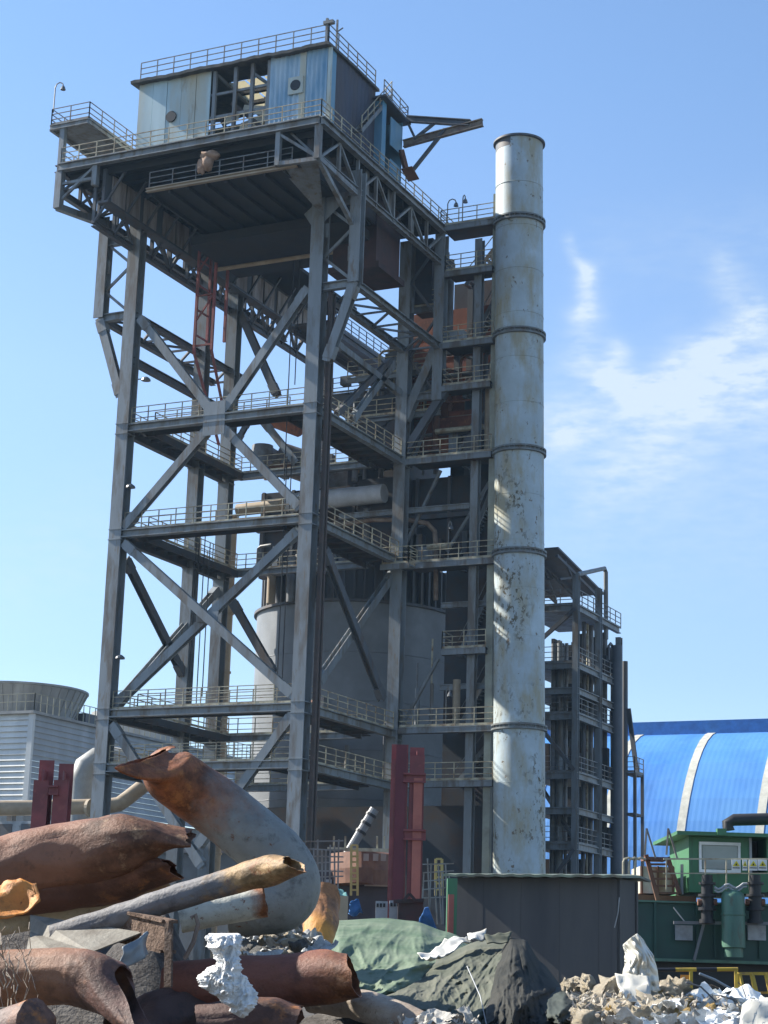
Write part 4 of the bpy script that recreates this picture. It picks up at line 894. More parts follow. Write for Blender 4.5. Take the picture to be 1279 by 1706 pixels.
# rusty stair gantry and white boxes left of the cabin
gs = thing('rusty_gantry', 'small rusty stair gantry with leaning handrails left of the green cabin', 'gantry', at(1105, 1490, 46))
b = MB(); b.bar(at(1076, 1424, 46), at(1096, 1500, 46), .1); b.bar(at(1112, 1428, 46), at(1132, 1490, 46), .1); pbox(b, 1075, 1427, 1112, 1432, 45.8, .8)
for k in range(5): y = 1440 + k * 12; b.bar(at(1082 + k * 3, y, 46), at(1118 + k * 3, y, 46), .05)
b.build('stair', RUSTM, gs)
b = MB()
for x in (1074, 1110): b.bar(at(x, 1424, 45.8), at(x + 3, 1380, 45.8), .04); b.bar(at(x + 3, 1380, 45.8), at(x + 18, 1430, 45.8), .04)
b.bar(at(1136, 1440, 46), at(1136, 1490, 46), .06); b.build('handrail', RAILD, gs)
wb = thing('white_cabinet', 'rust streaked white cabinet behind the small gantry', 'cabinet', at(1100, 1490, 47))
b = MB(); pbox(b, 1066, 1443, 1124, 1488, 46.6, 1.5); b.build('body', mat('rust streaked white', (.6, .58, .5), .6, (.3, .17, .08), 1.6, .42, .25, streak=True), wb)
b = MB()
for x in (1068, 1095, 1120): pbox(b, x, 1443, x + 3, 1488, 46.55, .05)
b.build('rib', RUSTM, wb)
for k, x in enumerate((1038, 1048, 1058)):
    pts = [at(x, 1458, 43), at(x, 1436, 43), at(x + 2, 1431, 43), at(x + 9, 1429, 43), at(x + 18, 1432, 43)]
    tag(MB().tube(pts, .03, 6).build('bent_handrail', RAIL), 'bent yellowish handrail tube rising behind the right end of the shed roof', 'handrail', 'bent handrails behind the shed')
b = MB(); pbox(b, 1050, 1490, 1160, 1503, 46.4, 2); tag(b.build('scrap_layer', RUSTM), 'layer of dark scrap lying on top of the green casing', 'scrap')

# yellow barriers
yb = thing('yellow_barrier', 'yellow and black striped barrier rail with an orange panel in front of the green casing', 'barrier', Vector((at(1160, 1640, 28).x, at(1160, 1640, 28).y, 0)))
xs = [1093, 1125, 1160, 1194, 1229]
for i in range(4):
    b = MB(); b.tube([at(xs[i], 1616 - i * .3, 28), at(xs[i + 1], 1616 - (i + 1) * .3, 28)], .028, 8); b.build('top_rail', YELLOW if i % 2 else BLACK, yb)
b = MB()
for x in (1151, 1226):
    p = at(x, 1616, 28); b.bar(p, V((p.x, p.y, .2)), .045, up=HF)
b.bar(at(1095, 1649, 28), at(1150, 1651, 28), .035); b.build('post', YELLOW, yb)
b = MB(); pbox(b, 1134, 1624, 1148, 1652, 27.97, .02); b.build('panel', ORANGE, yb)
yl = thing('yellow_grating_frame', 'leaning yellow grating frame at the right edge behind the white sheet', 'frame', at(1260, 1670, 26))
b = MB(); b.bar(at(1229, 1622, 26), at(1300, 1622, 26), .04); b.bar(at(1229, 1654, 26.1), at(1300, 1654, 26.1), .03)
for x in (1231, 1252, 1276): b.bar(at(x, 1622, 26), at(x + 12, 1672, 25.9), .045)
b.bar(at(1228, 1622, 26), at(1228, 1690, 26), .05); b.build('frame', YELLOW, yl)

# clutter at the foot of the tower
rm = thing('rusty_hull', 'rusty brown machine hull with pale patches at the foot of the tower', 'machine', at(600, 1470, 60))
b = MB(); P = [[at(548 + 108 * i / 12, yy, 60 + (0 if j else .3)) + HF * (1.2 * (abs(i - 6) / 6) ** 2) for j, yy in enumerate((1418, 1445, 1470))] for i in range(13)]
b.sheet(P, -.3).build('hull', RUSTM, rm)
b = MB()
for x0 in (605, 621, 634): pbox(b, x0, 1422, x0 + 9, 1434, 59.9, .1)
b.build('patch', JOINT, rm)
b = MB()
for x in (556, 575, 628, 640): b.bar(at(x, 1418, 60), at(x, 1393, 60), .06, up=HF)
b.bar(at(545, 1414, 59.9), at(655, 1417, 59.9), .1); b.build('stanchion', RAIL, rm)
tb = thing('truck_cab_row', 'row of dark parked cab bodies with pale window panels behind the tarpaulin', 'vehicle bodies', at(600, 1500, 62))
b = MB(); pbox(b, 530, 1452, 656, 1502, 61, 3, True); b.build('body', mat('dark cab paint', (.05, .045, .055), .5), tb)
for r4 in ((607, 1456, 649, 1476), (590, 1456, 600, 1474), (541, 1465, 552, 1474), (560, 1463, 575, 1473)):
    b = MB(); pbox(b, *r4, 60.9, .08); b.build('window_panel', GREYBOX, tb)
def ladder_frame(x, y0, y1, d, label):
    t = thing('yellow_ladder', label, 'ladder', at(x, y1, d), 'yellow ladder frames at the foot of the tower'); b = MB()
    for o in (-5, 5): b.bar(at(x + o, y0, d), at(x + o * 1.1, y1, d), .07, up=HF)
    k = int((y1 - y0) / 9)
    for i in range(k): y = y0 + (y1 - y0) * i / k; b.bar(at(x - 5, y, d), at(x + 5, y, d), .05)
    b.build('frame', mat('ladder yellow', (.42, .33, .12), .6) if 'ladder yellow' not in MATS else MATS['ladder yellow'], t)
ladder_frame(590, 1408, 1492, 56, 'upright yellow ladder frame in front of the rusty hull')
ladder_frame(731, 1431, 1492, 50, 'upright yellow ladder frame between the tall girders and the shed')
sc = thing('scaffold_bundle', 'tangle of thin scaffold poles left of the yellow ladder', 'scaffold', at(540, 1490, 57)); b = MB(); random.seed(5)
for k in range(9): x = 508 + k * 7; b.bar(at(x, 1398 + random.uniform(0, 20), 57), at(x + random.uniform(-3, 3), 1500, 57), .05, up=HF)
for k in range(6): y = 1402 + k * 12; b.bar(at(500, y, 57), at(572, y + random.uniform(-3, 3), 57), .04)
b.build('poles', RAILD, sc)
sc = thing('pole_stack', 'tangle of thin poles and wire between the girders and the shed', 'scaffold', at(725, 1520, 48)); b = MB()
for k in range(9): x = 706 + k * 6; b.bar(at(x, 1430 + random.uniform(0, 40), 48), at(x + random.uniform(-6, 6), 1540, 48), .035, up=HF)
for k in range(5): y = 1440 + k * 14; b.bar(at(704, y, 48), at(756, y + random.uniform(-5, 5), 48), .03)
b.build('poles', RAILD, sc)
cv = thing('tilted_pipe', 'grey pipe with dark bands tilted up inside the tower base', 'pipe', at(600, 1400, 70))
MB().tube([at(578, 1424, 66), at(624, 1348, 66)], [.16, .17], 12).build('pipe', PIPEG, cv); b = MB()
for k in range(3): c = at(594, 1398, 66).lerp(at(624, 1348, 66), .2 + k * .28); dd = (at(624, 1348, 66) - at(594, 1398, 66)).normalized(); b.tube([c, c + dd * .1], .2, 12)
b.build('band', BLACK, cv)
p = at(747, 1490, 44); b = MB(); b.frame(V((p.x, p.y, 0)), HR * .13, HF * .13, ZV * p.z); tag(b.build('red_post', SALMON), 'short faded red post standing left of the shed', 'post')
b = MB(); pbox(b, 745, 1463, 764, 1492, 46, .5, True); tag(b.build('green_locker', GREEN), 'green locker peeking out left of the shed roof', 'locker')
for i, (x0, y0, x1, y1, d, lab) in enumerate(((625, 1501, 645, 1530, 42, 'pale grey equipment box left of two behind the green tarpaulin'), (648, 1500, 668, 1531, 42, 'pale grey equipment box right of two behind the green tarpaulin'))):
    t = thing('equipment_box', lab, 'box', at(x0, y1, d), 'grey boxes behind the tarpaulin'); b = MB(); pbox(b, x0, y0, x1, y1, d, .5, True); b.build('body', GREYBOX, t)
    b = MB()
    for k in range(3): pbox(b, x0 + 2 + k * 5.5, y0 + 4, x0 + 5.5 + k * 5.5, y0 + 10, d - .02, .015)
    b.build('vent', BLACK, t)
b = MB(); pbox(b, 662, 1502, 704, 1545, 41.5, .8, True); b.bar(at(655, 1502, 41.4), at(706, 1500, 41.4), .08); b.bar(at(672, 1500, 41.3), at(682, 1489, 41.3), .06); b.bar(at(682, 1489, 41.3), at(692, 1500, 41.3), .06)
tag(b.build('dark_red_skip', mat('dark red skip', (.07, .025, .025), .6, (.03, .03, .03), 3, .5, .3)), 'dark red skip with a handle behind the green tarpaulin', 'skip')
def crumple(pts, th, m, name, label, cat, amp=.05, n_=10, group=None):
    """crumpled sheet spanned between four corners"""
    a, b_, c, d = [Vector(p) for p in pts]; P = []
    nn = (b_ - a).cross(d - a).normalized()
    for i in range(n_ + 1):
        row = []
        for j in range(n_ + 1):
            u, v = i / n_, j / n_; p = a.lerp(b_, u).lerp(d.lerp(c, u), v)
            row.append(p + nn * amp * (noise.noise(p * 4) * 1.4 + abs(noise.noise(p * 9 + V((5, 1, 2))))))
        P.append(row)
    o = MB().sheet(P, th).build(name, m, smooth=True); tag(o, label, cat, group); return o
crumple([at(583, 1503, 40), at(597, 1500, 40), at(604, 1524, 40.3), at(580, 1522, 40.2)], .02, TARPB, 'blue_sheet', 'small crumpled blue sheet behind the orange pipe', 'sheet', .1)
crumple([at(708, 1514, 40), at(714, 1512, 40), at(728, 1548, 40.3), at(696, 1542, 40.2)], .02, TARPB, 'blue_sheet', 'blue sheet peaked like a tent left of the red post', 'sheet', .1)
crumple([at(548, 1476, 40), at(570, 1478, 40), at(580, 1492, 39), at(552, 1496, 39)], .03, TEAL, 'teal_sheet', 'faded teal sheet lying behind the orange pipe', 'sheet', .08)
b = MB(); pbox(b, 558, 1492, 578, 1536, 38, .6, True); tag(b.build('tan_drum_box', BEIGE), 'tan block standing behind the orange pipe', 'block')
tank_rest = None

# ------------------------------------------------------------------ scrap heap in the foreground
def scrap_mat(name, paint, rust, lo=.35, hi=.65, flip=False, third=(.30, .12, .04), nscale=5.0, rough=.62):
    """paint at one end of a pipe worn to rust at the other (attribute u runs along the pipe)"""
    m = bpy.data.materials.new(name); m.use_nodes = True; N, L = m.node_tree.nodes, m.node_tree.links; b = N['Principled BSDF']
    b.inputs['Roughness'].default_value = rough; b.inputs['Specular IOR Level'].default_value = .35
    at_ = N.new('ShaderNodeAttribute'); at_.attribute_name = 'u'; tcn = N.new('ShaderNodeTexCoord')
    def nz_(sc, det=8, ro=.65, off=0.0):
        mp_ = N.new('ShaderNodeMapping'); mp_.inputs['Location'].default_value = (off, off, off); L.new(tcn.outputs['Object'], mp_.inputs[0])
        n = N.new('ShaderNodeTexNoise'); n.inputs['Scale'].default_value = sc; n.inputs['Detail'].default_value = det; n.inputs['Roughness'].default_value = ro; L.new(mp_.outputs[0], n.inputs['Vector']); return n.outputs['Fac']
    def mth(op, a, c):
        x = N.new('ShaderNodeMath'); x.operation = op
        for i, v in enumerate((a, c)):
            if isinstance(v, (int, float)): x.inputs[i].default_value = v
            else: L.new(v, x.inputs[i])
        return x.outputs[0]
    def mr(f_, a, c):
        r = N.new('ShaderNodeMapRange'); r.inputs[1].default_value = a; r.inputs[2].default_value = c; L.new(f_, r.inputs[0]); return r.outputs[0]
    def mix(f_, a, c):
        x = N.new('ShaderNodeMixRGB'); L.new(f_, x.inputs[0])
        for i, v in ((1, a), (2, c)):
            if isinstance(v, tuple): x.inputs[i].default_value = (*v, 1)
            else: L.new(v, x.inputs[i])
        return x.outputs[0]
    u = at_.outputs['Fac']
    if flip: u = mth('SUBTRACT', 1.0, u)
    w = mr(mth('ADD', u, mth('MULTIPLY', mth('SUBTRACT', nz_(nscale * .8), .5), .55)), lo, hi)
    p_ = mix(mr(nz_(nscale * .6, 4), .4, .65), paint, tuple(k * .72 for k in paint))
    p_ = mix(mr(nz_(nscale * 4, 8, .7, 3), .6, .68), p_, tuple(k * .55 for k in rust))
    r_ = mix(mr(nz_(nscale * 1.1, 9, .68, 7), .42, .6), rust, tuple(k * .38 for k in rust))
    r_ = mix(mr(nz_(nscale * 1.7, 9, .68, 11), .54, .64), r_, third)
    r_ = mix(mr(nz_(nscale * 9, 6, .7, 15), .6, .68), r_, tuple(k * .3 for k in rust))
    p_ = mix(mr(nz_(nscale * 1.3, 9, .7, 19), .53, .66), p_, tuple(k * .45 + .01 for k in paint))
    L.new(mix(w, p_, r_), b.inputs['Base Color'])
    bn = N.new('ShaderNodeBump'); bn.inputs['Strength'].default_value = .55; bn.inputs['Distance'].default_value = .014; L.new(nz_(nscale * 7, 6), bn.inputs['Height']); L.new(bn.outputs[0], b.inputs['Normal'])
    return m

def spline(P, k):
    out = []; n = len(P)
    for i in range(n - 1):
        p0, p1, p2, p3 = P[max(i - 1, 0)], P[i], P[i + 1], P[min(i + 2, n - 1)]
        for j in range(k):
            t = j / k
            out.append([.5 * ((2 * b) + (-a + c) * t + (2 * a - 5 * b + 4 * c - d) * t * t + (-a + 3 * b - 3 * c + d) * t ** 3) for a, b, c, d in zip(p0, p1, p2, p3)])
    out.append(list(P[-1])); return out

def scrap_pipe(name, label, m, path, seed=0, dent=.05, flat0=1.0, flat1=1.0, jag0=.05, jag1=.05, ang=0.0, cat='pipe', close0=False, close1=False, n=60, wall=.007, fl=.25, group='torn scrap pipes in the foreground', cut0=None, cut1=None):
    """torn pipe: path of (photo x, photo y, distance, radius in photo pixels); real radius and wall thickness"""
    C_ = spline(path, 14); pts = [at(x, y, d) for x, y, d, r in C_]; rad = [r * d / FPX for x, y, d, r in C_]; N_ = len(pts)
    Ls = [0]
    for i in range(1, N_): Ls.append(Ls[-1] + (pts[i] - pts[i - 1]).length)
    ref = None; outer = []; us = []
    for i, p in enumerate(pts):
        t = (pts[min(i + 1, N_ - 1)] - pts[max(i - 1, 0)]).normalized()
        if ref is None: ref = (ZV - t * ZV.dot(t)).normalized()
        ref = (ref - t * ref.dot(t)).normalized(); b = t.cross(ref); u = Ls[i] / Ls[-1]
        e0 = max(0, 1 - u / fl); e1 = max(0, 1 - (1 - u) / fl); e0 = e0 * e0 * (3 - 2 * e0); e1 = e1 * e1 * (3 - 2 * e1)
        sx = 1 + (flat0 - 1) * e0 + (flat1 - 1) * e1; sy = 1 + (1 - flat0) * .45 * e0 + (1 - flat1) * .45 * e1
        ring = []
        for k in range(n):
            a = 2 * math.pi * k / n
            q = ref * (math.cos(a) * sx) + b * (math.sin(a) * sy)
            if ang: q = Matrix.Rotation(ang * max(e0, e1), 3, t) @ q
            s_ = V((math.cos(a) * 1.1 + seed * 3.1, math.sin(a) * 1.1, Ls[i] / max(rad[0], .05) * .55 + seed))
            w = 1 + dent * noise.noise(s_) * 1.6 + dent * .7 * noise.noise(s_ * 2.3) + dent * 1.2 * (max(e0, e1)) * noise.noise(s_ * 1.7 + V((3, 3, 3)))
            w += .014 * math.exp(-((Ls[i] - .62 * Ls[-1]) / .014) ** 2) - .03 * max(0, noise.noise(V((math.cos(a) * 2 + seed, math.sin(a) * 2, Ls[i] * 2.2 + seed * 2))) - .25) * (3 if dent > .05 else 1)
            w -= dent * .7 * max(0, 1 - 8 * abs(noise.noise(V((math.cos(a) * 1.3 + seed * 2, math.sin(a) * 1.3 + seed, Ls[i] * 1.3 + seed)))))
            v = p + q * rad[i] * w
            for end, cut, jag, s0 in ((0, cut0, jag0, 9), (1, cut1, jag1, 4)):
                ip = 0 if end == 0 else N_ - 1; te = (pts[1] - pts[0]).normalized() if end == 0 else (pts[-1] - pts[-2]).normalized(); sg = -1 if end == 0 else 1
                lenf = abs(Ls[i] - Ls[ip]) / (rad[ip] * 2.2)
                if lenf >= 1: continue
                wf = (1 - lenf) ** 2; sh_ = 0.0
                if cut:
                    wd = RT * cut[0] - UP * cut[1]; Nn = wd.cross(FW).normalized(); sh_ = max(-2.2, min(2.2, -((v - p).dot(Nn)) / (te.dot(Nn) * rad[ip] or 1e-6))) * sg
                sh_ += jag * (4 * noise.noise(V((math.cos(a) * 1.2, math.sin(a) * 1.2, seed + s0))) + 1.5 * noise.noise(V((math.cos(a) * 3.5, math.sin(a) * 3.5, seed + s0 + 2))) + .5 * noise.noise(V((math.cos(a) * 9, math.sin(a) * 9, seed + s0))))
                v = v + te * (sg * sh_ * rad[ip] * wf)
            ring.append(v)
        outer.append(ring); us.append(u)
    vs, fs, at2 = [], [], []
    for i in range(N_): vs += outer[i]; at2 += [max(us[i], .001)] * n
    off = len(vs)
    for i in range(N_):
        for v in outer[i]:
            d_ = pts[i] - v; vs.append(v + d_.normalized() * min(wall, d_.length * .5)); at2.append(max(us[i], .001))
    for i in range(N_ - 1):
        for k in range(n):
            k2 = (k + 1) % n; a, b_, c, d = i * n + k, i * n + k2, (i + 1) * n + k2, (i + 1) * n + k
            fs += [(a, b_, c, d), (off + d, off + c, off + b_, off + a)]
    e = (N_ - 1) * n
    for k in range(n):
        k2 = (k + 1) % n; fs += [(k2, k, off + k, off + k2), (e + k, e + k2, off + e + k2, off + e + k)]
    if close0: vs.append(pts[0] - (pts[1] - pts[0]).normalized() * rad[0] * .35); at2.append(.001); fs += [(len(vs) - 1, (k + 1) % n, k) for k in range(n)]
    if close1: vs.append(pts[-1] + (pts[-1] - pts[-2]).normalized() * rad[-1] * .5); at2.append(1.); fs += [(len(vs) - 1, e + k, e + (k + 1) % n) for k in range(n)]
    o = MB().add(vs, fs, at2).build(name, m); soft(o, 55); tag(o, label, cat, group); return o

GREYP, RUSTC = (.22, .23, .22), (.21, .075, .03)
scrap_pipe('scrap_pipe', 'big bent scrap pipe with a crushed rusty mouth sticking up highest over the heap', scrap_mat('grey pipe rusting at the mouth', GREYP, (.24, .085, .035), .52, .78, True), 
  [(243, 1262, 12.95, 42), (274, 1284, 13.1, 46), (320, 1316, 13.25, 48), (372, 1353, 13.3, 49), (424, 1396, 13.3, 50), (463, 1432, 13.3, 50), (483, 1470, 13.3, 50), (470, 1500, 13.3, 50), (430, 1506, 13.3, 50), (380, 1510, 13.3, 48)], 1, .025, .26, 1, .05, .03, 1.35, fl=.15, cut0=(108, -19))
scrap_pipe('scrap_pipe', 'pale grey pipe stub with a rust ring tucked under the big bend', scrap_mat('pale pipe with rusty end', (.52, .52, .45), (.3, .11, .04), .8, .95), [(300, 1530, 12.6, 24), (350, 1519, 12.6, 25), (400, 1510, 12.6, 25), (442, 1502, 12.6, 25)], 2, .02, 1, 1, .02, .02)
scrap_pipe('scrap_pipe', 'slim grey scrap pipe with a torn cream and rust end lying across the big bend', scrap_mat('dark grey pipe rusting to cream', (.17, .165, .17), (.42, .27, .13), .62, .7, False, (.2, .08, .03)), [(90, 1560, 12.2, 20), (190, 1530, 12.1, 20), (270, 1503, 12.0, 21), (375, 1471, 11.9, 22), (430, 1455, 11.8, 25), (492, 1440, 11.6, 27)], 3, .05, 1, .62, .03, .09, .1, fl=.14, cut1=(-40, -22))
scrap_pipe('scrap_pipe', 'wide brown scrap pipe with a creased and flattened end at the left edge', scrap_mat('brown rust', (.25, .115, .068), (.17, .075, .04), .5, .7, False, (.26, .15, .08)), [(-60, 1462, 12.6, 50), (40, 1440, 12.6, 52), (130, 1422, 12.6, 53), (210, 1408, 12.5, 50), (270, 1396, 12.5, 40), (318, 1396, 12.5, 30)], 4, .05, 1, .36, .03, .1, .35, fl=.3, cut1=(14, 60))
scrap_pipe('scrap_pipe', 'dark brown torn pipe squeezed under the wide creased pipe at the left', scrap_mat('dark brown rust', (.13, .055, .035), (.19, .08, .045), .4, .8), [(-60, 1490, 12.7, 42), (60, 1478, 12.7, 44), (160, 1464, 12.7, 44), (240, 1452, 12.6, 40), (290, 1448, 12.5, 28)], 5, .05, 1, .5, .03, .1, -.3, fl=.3, cut1=(30, 40))
scrap_pipe('scrap_pipe', 'thin cream pipe lying below the dark brown torn pipe', scrap_mat('cream pipe', (.50, .42, .29), (.34, .2, .1), .7, 1.0), [(-40, 1540, 12.9, 26), (80, 1516, 12.9, 27), (180, 1498, 12.9, 26), (280, 1478, 12.9, 24)], 6, .04)
scrap_pipe('scrap_pipe', 'brown pipe with a ripped open end at the lower left corner', scrap_mat('sunlit brown rust', (.27, .135, .075), (.13, .065, .05), .45, .8, False, (.16, .07, .04)), [(-70, 1634, 11.2, 45), (30, 1628, 11.2, 45), (110, 1626, 11.1, 46), (165, 1638, 11.0, 46), (222, 1672, 10.8, 44)], 7, .05, 1, .55, .03, .1, .7, fl=.3, cut1=(90, 90))
scrap_pipe('scrap_pipe', 'short brown pipe with a rounded closed end at the very bottom left', scrap_mat('grey brown rust', (.16, .11, .095), (.2, .11, .08), .5, .9), [(-30, 1745, 10.7, 42), (20, 1722, 10.7, 42), (62, 1704, 10.6, 41)], 8, .03, close1=True)
scrap_pipe('scrap_pipe', 'red brown scrap pipe with an open torn end below the orange pipe', scrap_mat('red brown rust', (.20, .075, .05), (.26, .1, .045), .7, .95, False, (.33, .15, .07)), [(280, 1646, 12.3, 42), (380, 1640, 12.2, 43), (470, 1634, 12.1, 43), (540, 1628, 12.0, 43), (590, 1626, 11.9, 41)], 9, .035, 1, .86, .03, .05, .2, fl=.15, cut1=(24, 70))
scrap_pipe('scrap_pipe', 'upright orange pipe piece with a torn lower lip beside the big bend', scrap_mat('orange and brown', (.58, .27, .05), (.30, .14, .06), .25, .5, True, (.45, .2, .06)), [(532, 1482, 14.6, 27), (534, 1515, 14.5, 30), (532, 1550, 14.3, 28), (528, 1588, 14.0, 18)], 10, .08, .8, .5, .05, .1, .3, fl=.4)
scrap_pipe('scrap_pipe', 'dusty beige pipe lying at the bottom edge under the red brown pipe', scrap_mat('dusty beige', (.40, .33, .26), (.28, .2, .14), .6, 1), [(520, 1664, 12.6, 22), (590, 1672, 12.3, 25), (660, 1694, 12.0, 26), (740, 1730, 11.7, 26)], 11, .04)
scrap_pipe('scrap_pipe', 'dark rusty pipe mouth half buried at the bottom centre', scrap_mat('very dark rust', (.09, .045, .035), (.14, .07, .05), .5, .9), [(330, 1720, 11.6, 42), (430, 1706, 11.6, 42), (500, 1704, 11.6, 40)], 12, .08, 1, .7, .03, .08)
scrap_pipe('scrap_pipe', 'dark crumpled pipe in the hollow below the grey gutter', scrap_mat('dark hollow rust', (.1, .06, .05), (.16, .08, .05), .5, .9), [(200, 1730, 11.9, 60), (300, 1700, 12.2, 55), (380, 1660, 12.6, 48)], 13, .12, .6, .8)
crumple([at(-20, 1465, 11.9), at(52, 1458, 11.8), at(66, 1500, 11.7), at(-20, 1535, 11.6)], .012, scrap_mat('orange torn plate', (.55, .22, .05), (.28, .09, .035), .4, .6, False, (.5, .2, .06), 9), 'torn_plate', 'torn orange rusty plate curling at the left edge', 'plate', .08)
# open gutter of grey plate
gu = MB()
gu.sheet([[at(50, 1524, 12.4), at(236, 1553, 11.9)], [at(50, 1552, 12.3), at(152, 1586, 11.75)]], .012)
gu.sheet([[at(50, 1552, 12.3), at(152, 1586, 11.75)], [at(40, 1600, 11.8), at(120, 1612, 11.4)]], .012)
tag(gu.build('steel_gutter', mat('dusty grey plate', (.24, .225, .19), .7, (.12, .105, .085), 6, .45, .3, bump=.2, bscale=30)), 'open grey steel gutter plate lying between the brown pipes at the left', 'gutter')
crumple([at(206, 1578, 11.3), at(252, 1552, 11.5), at(258, 1590, 11.5), at(205, 1616, 11.3)], .012, mat('blue grey plate', (.13, .17, .21), .4, (.22, .24, .25), 5, .45, .3), 'bent_plate', 'blue grey bent plate at the end of the grey gutter', 'plate', .05)
rh = thing('rusty_channel', 'rusty steel channel end with rough lumps beside the grey gutter', 'beam', at(240, 1560, 12))
b = MB(); a_, c_ = at(196, 1540, 12.1), at(280, 1560, 11.7); b.bar(a_, c_, .02, .19, ZV); b.bar(a_ + V((0, 0, .09)) + HF * .05, c_ + V((0, 0, .09)) + HF * .05, .12, .02, ZV); b.bar(a_ - V((0, 0, .09)) + HF * .05, c_ - V((0, 0, .09)) + HF * .05, .12, .02, ZV)
b.bar(c_ + V((0, 0, .08)), c_ + V((.02, 0, -.3)), .05, .02); b.build('channel', mat('pitted rust', (.22, .15, .11), .9, (.1, .06, .04), 14, .5, .2, bump=.9, bscale=40), rh)
tag(MB().tube([at(318, 1530, 11.9), at(325, 1524, 11.9), at(330, 1540, 11.9), at(322, 1570, 11.9), at(308, 1596, 11.9), at(312, 1590, 12)], .014, 6).build('loose_wire', mat('rusty wire', (.2, .15, .12), .7)), 'loose looped wire hanging by the rusty channel', 'wire')
random.seed(3)
fr = MB()
for k in range(14):
    x, y = random.uniform(-4, 55), random.uniform(1535, 1600); pts = [at(x, y, 10.9)]
    for j in range(7): x += random.uniform(-9, 9); y += random.uniform(5, 22); pts.append(at(x, y, 10.9 + random.uniform(-.1, .1)))
    fr.tube(pts, random.choice((.0015, .0022, .0035)), 5)
tag(fr.build('frayed_strands', mat('frayed fibre', (.28, .23, .18), .8)), 'frayed pale strands hanging over the lower left pipe', 'strands', None, 'stuff')

# ragged lump of white insulation wool
def lump(name, m, c, size, seed, detail=3, amp=.45, rough=.25, axes=(1, 1, 1), rot=0):
    bm = bmesh.new(); bmesh.ops.create_icosphere(bm, subdivisions=detail, radius=1)
    for v in bm.verts:
        p = v.co.copy(); k = 1 + amp * noise.noise(p * 1.4 + V((seed, 0, 0))) + rough * noise.noise(p * 4 + V((0, seed, 0))) + rough * .6 * noise.noise(p * 9 + V((0, 0, seed)))
        v.co = p * k
    Mx = Matrix.Translation(c) @ Matrix.Rotation(rot, 4, HF) @ Matrix.Diagonal((size * axes[0], size * axes[1], size * axes[2], 1)).to_4x4()
    me = bpy.data.meshes.new(name); bm.transform(Matrix.Diagonal((size * axes[0], size * axes[1], size * axes[2], 1))); bm.to_mesh(me); bm.free(); me.shade_smooth(); me.materials.append(m)
    o = bpy.data.objects.new(name, me); col.objects.link(o); o.location = c; o.rotation_euler = (0, rot, -YAW); return o
WOOL = mat('white insulation wool', (.86, .86, .84), .95, (.78, .79, .79), 8, .45, .3, bump=.6, bscale=60)
ol = [(1556, 352, 401), (1566, 346, 404), (1578, 350, 400), (1592, 360, 399), (1608, 364, 402), (1620, 340, 404), (1632, 331, 412), (1644, 338, 422), (1656, 354, 429), (1668, 372, 429), (1680, 384, 424), (1690, 394, 414), (1696, 401, 407)]
P = []; NU, NV = 110, 150
for jv in range(NV + 1):
    v = jv / NV; y = ol[0][0] + (ol[-1][0] - ol[0][0]) * v; q_ = min(len(ol) - 2, next((n_ for n_ in range(len(ol) - 1) if ol[n_ + 1][0] >= y), len(ol) - 2)); fr_ = (y - ol[q_][0]) / (ol[q_ + 1][0] - ol[q_][0])
    xl = ol[q_][1] + (ol[q_ + 1][1] - ol[q_][1]) * fr_; xr2 = ol[q_][2] + (ol[q_ + 1][2] - ol[q_][2]) * fr_
    xl += 6 * noise.noise(V((y * .12, 1, 0))) + 3 * noise.noise(V((y * .4, 2, 0))); xr2 += 6 * noise.noise(V((y * .12, 7, 0))) + 3 * noise.noise(V((y * .4, 8, 0))); row = []
    for iu in range(NU + 1):
        u = iu / NU; x = xl + (xr2 - xl) * u; ed = math.sin(math.pi * u) ** .6 * min(1, 8 * v, 8 * (1 - v)) ** .6
        h = .10 * ed
        for am, sc_ in ((.075, .03), (.04, .07), (.018, .16), (.008, .4)): h += am * ((1 - min(1, abs(noise.noise(V((x * sc_, y * sc_ * .7 + x * sc_ * .3, sc_ * 90)))) * 2.4)) ** 1.5 - .3) * (.3 + .7 * ed)
        row.append(at(x, y, 11.0 - h))
    P.append(row)
wl = MB().sheet(P, .05).build('insulation_wool', WOOL, smooth=True)
tag(wl, 'ragged lump of white insulation wool hanging in front of the red brown pipe', 'insulation')

bu = thing('rag_bundle', 'tan sacking bundle slumped against the railing of the lower gallery under the tower deck', 'bundle', ony(-5.2, 341, 290))
SACKM = mat('tan sacking', (.42, .29, .21), .9, (.28, .18, .12), 4, .5, .3, bump=.8, bscale=12)
for (px, py, sz, ax) in ((351, 259, .5, (1.15, .7, .55)), (336, 277, .45, (.6, .6, 1.15)), (345, 271, .5, (.75, .7, 1.15))):
    o = lump('sacking', SACKM, ony(-5.2, px, py), sz, px, 3, .35, .2, ax); o.location = o.location - bu.location; o.parent = bu
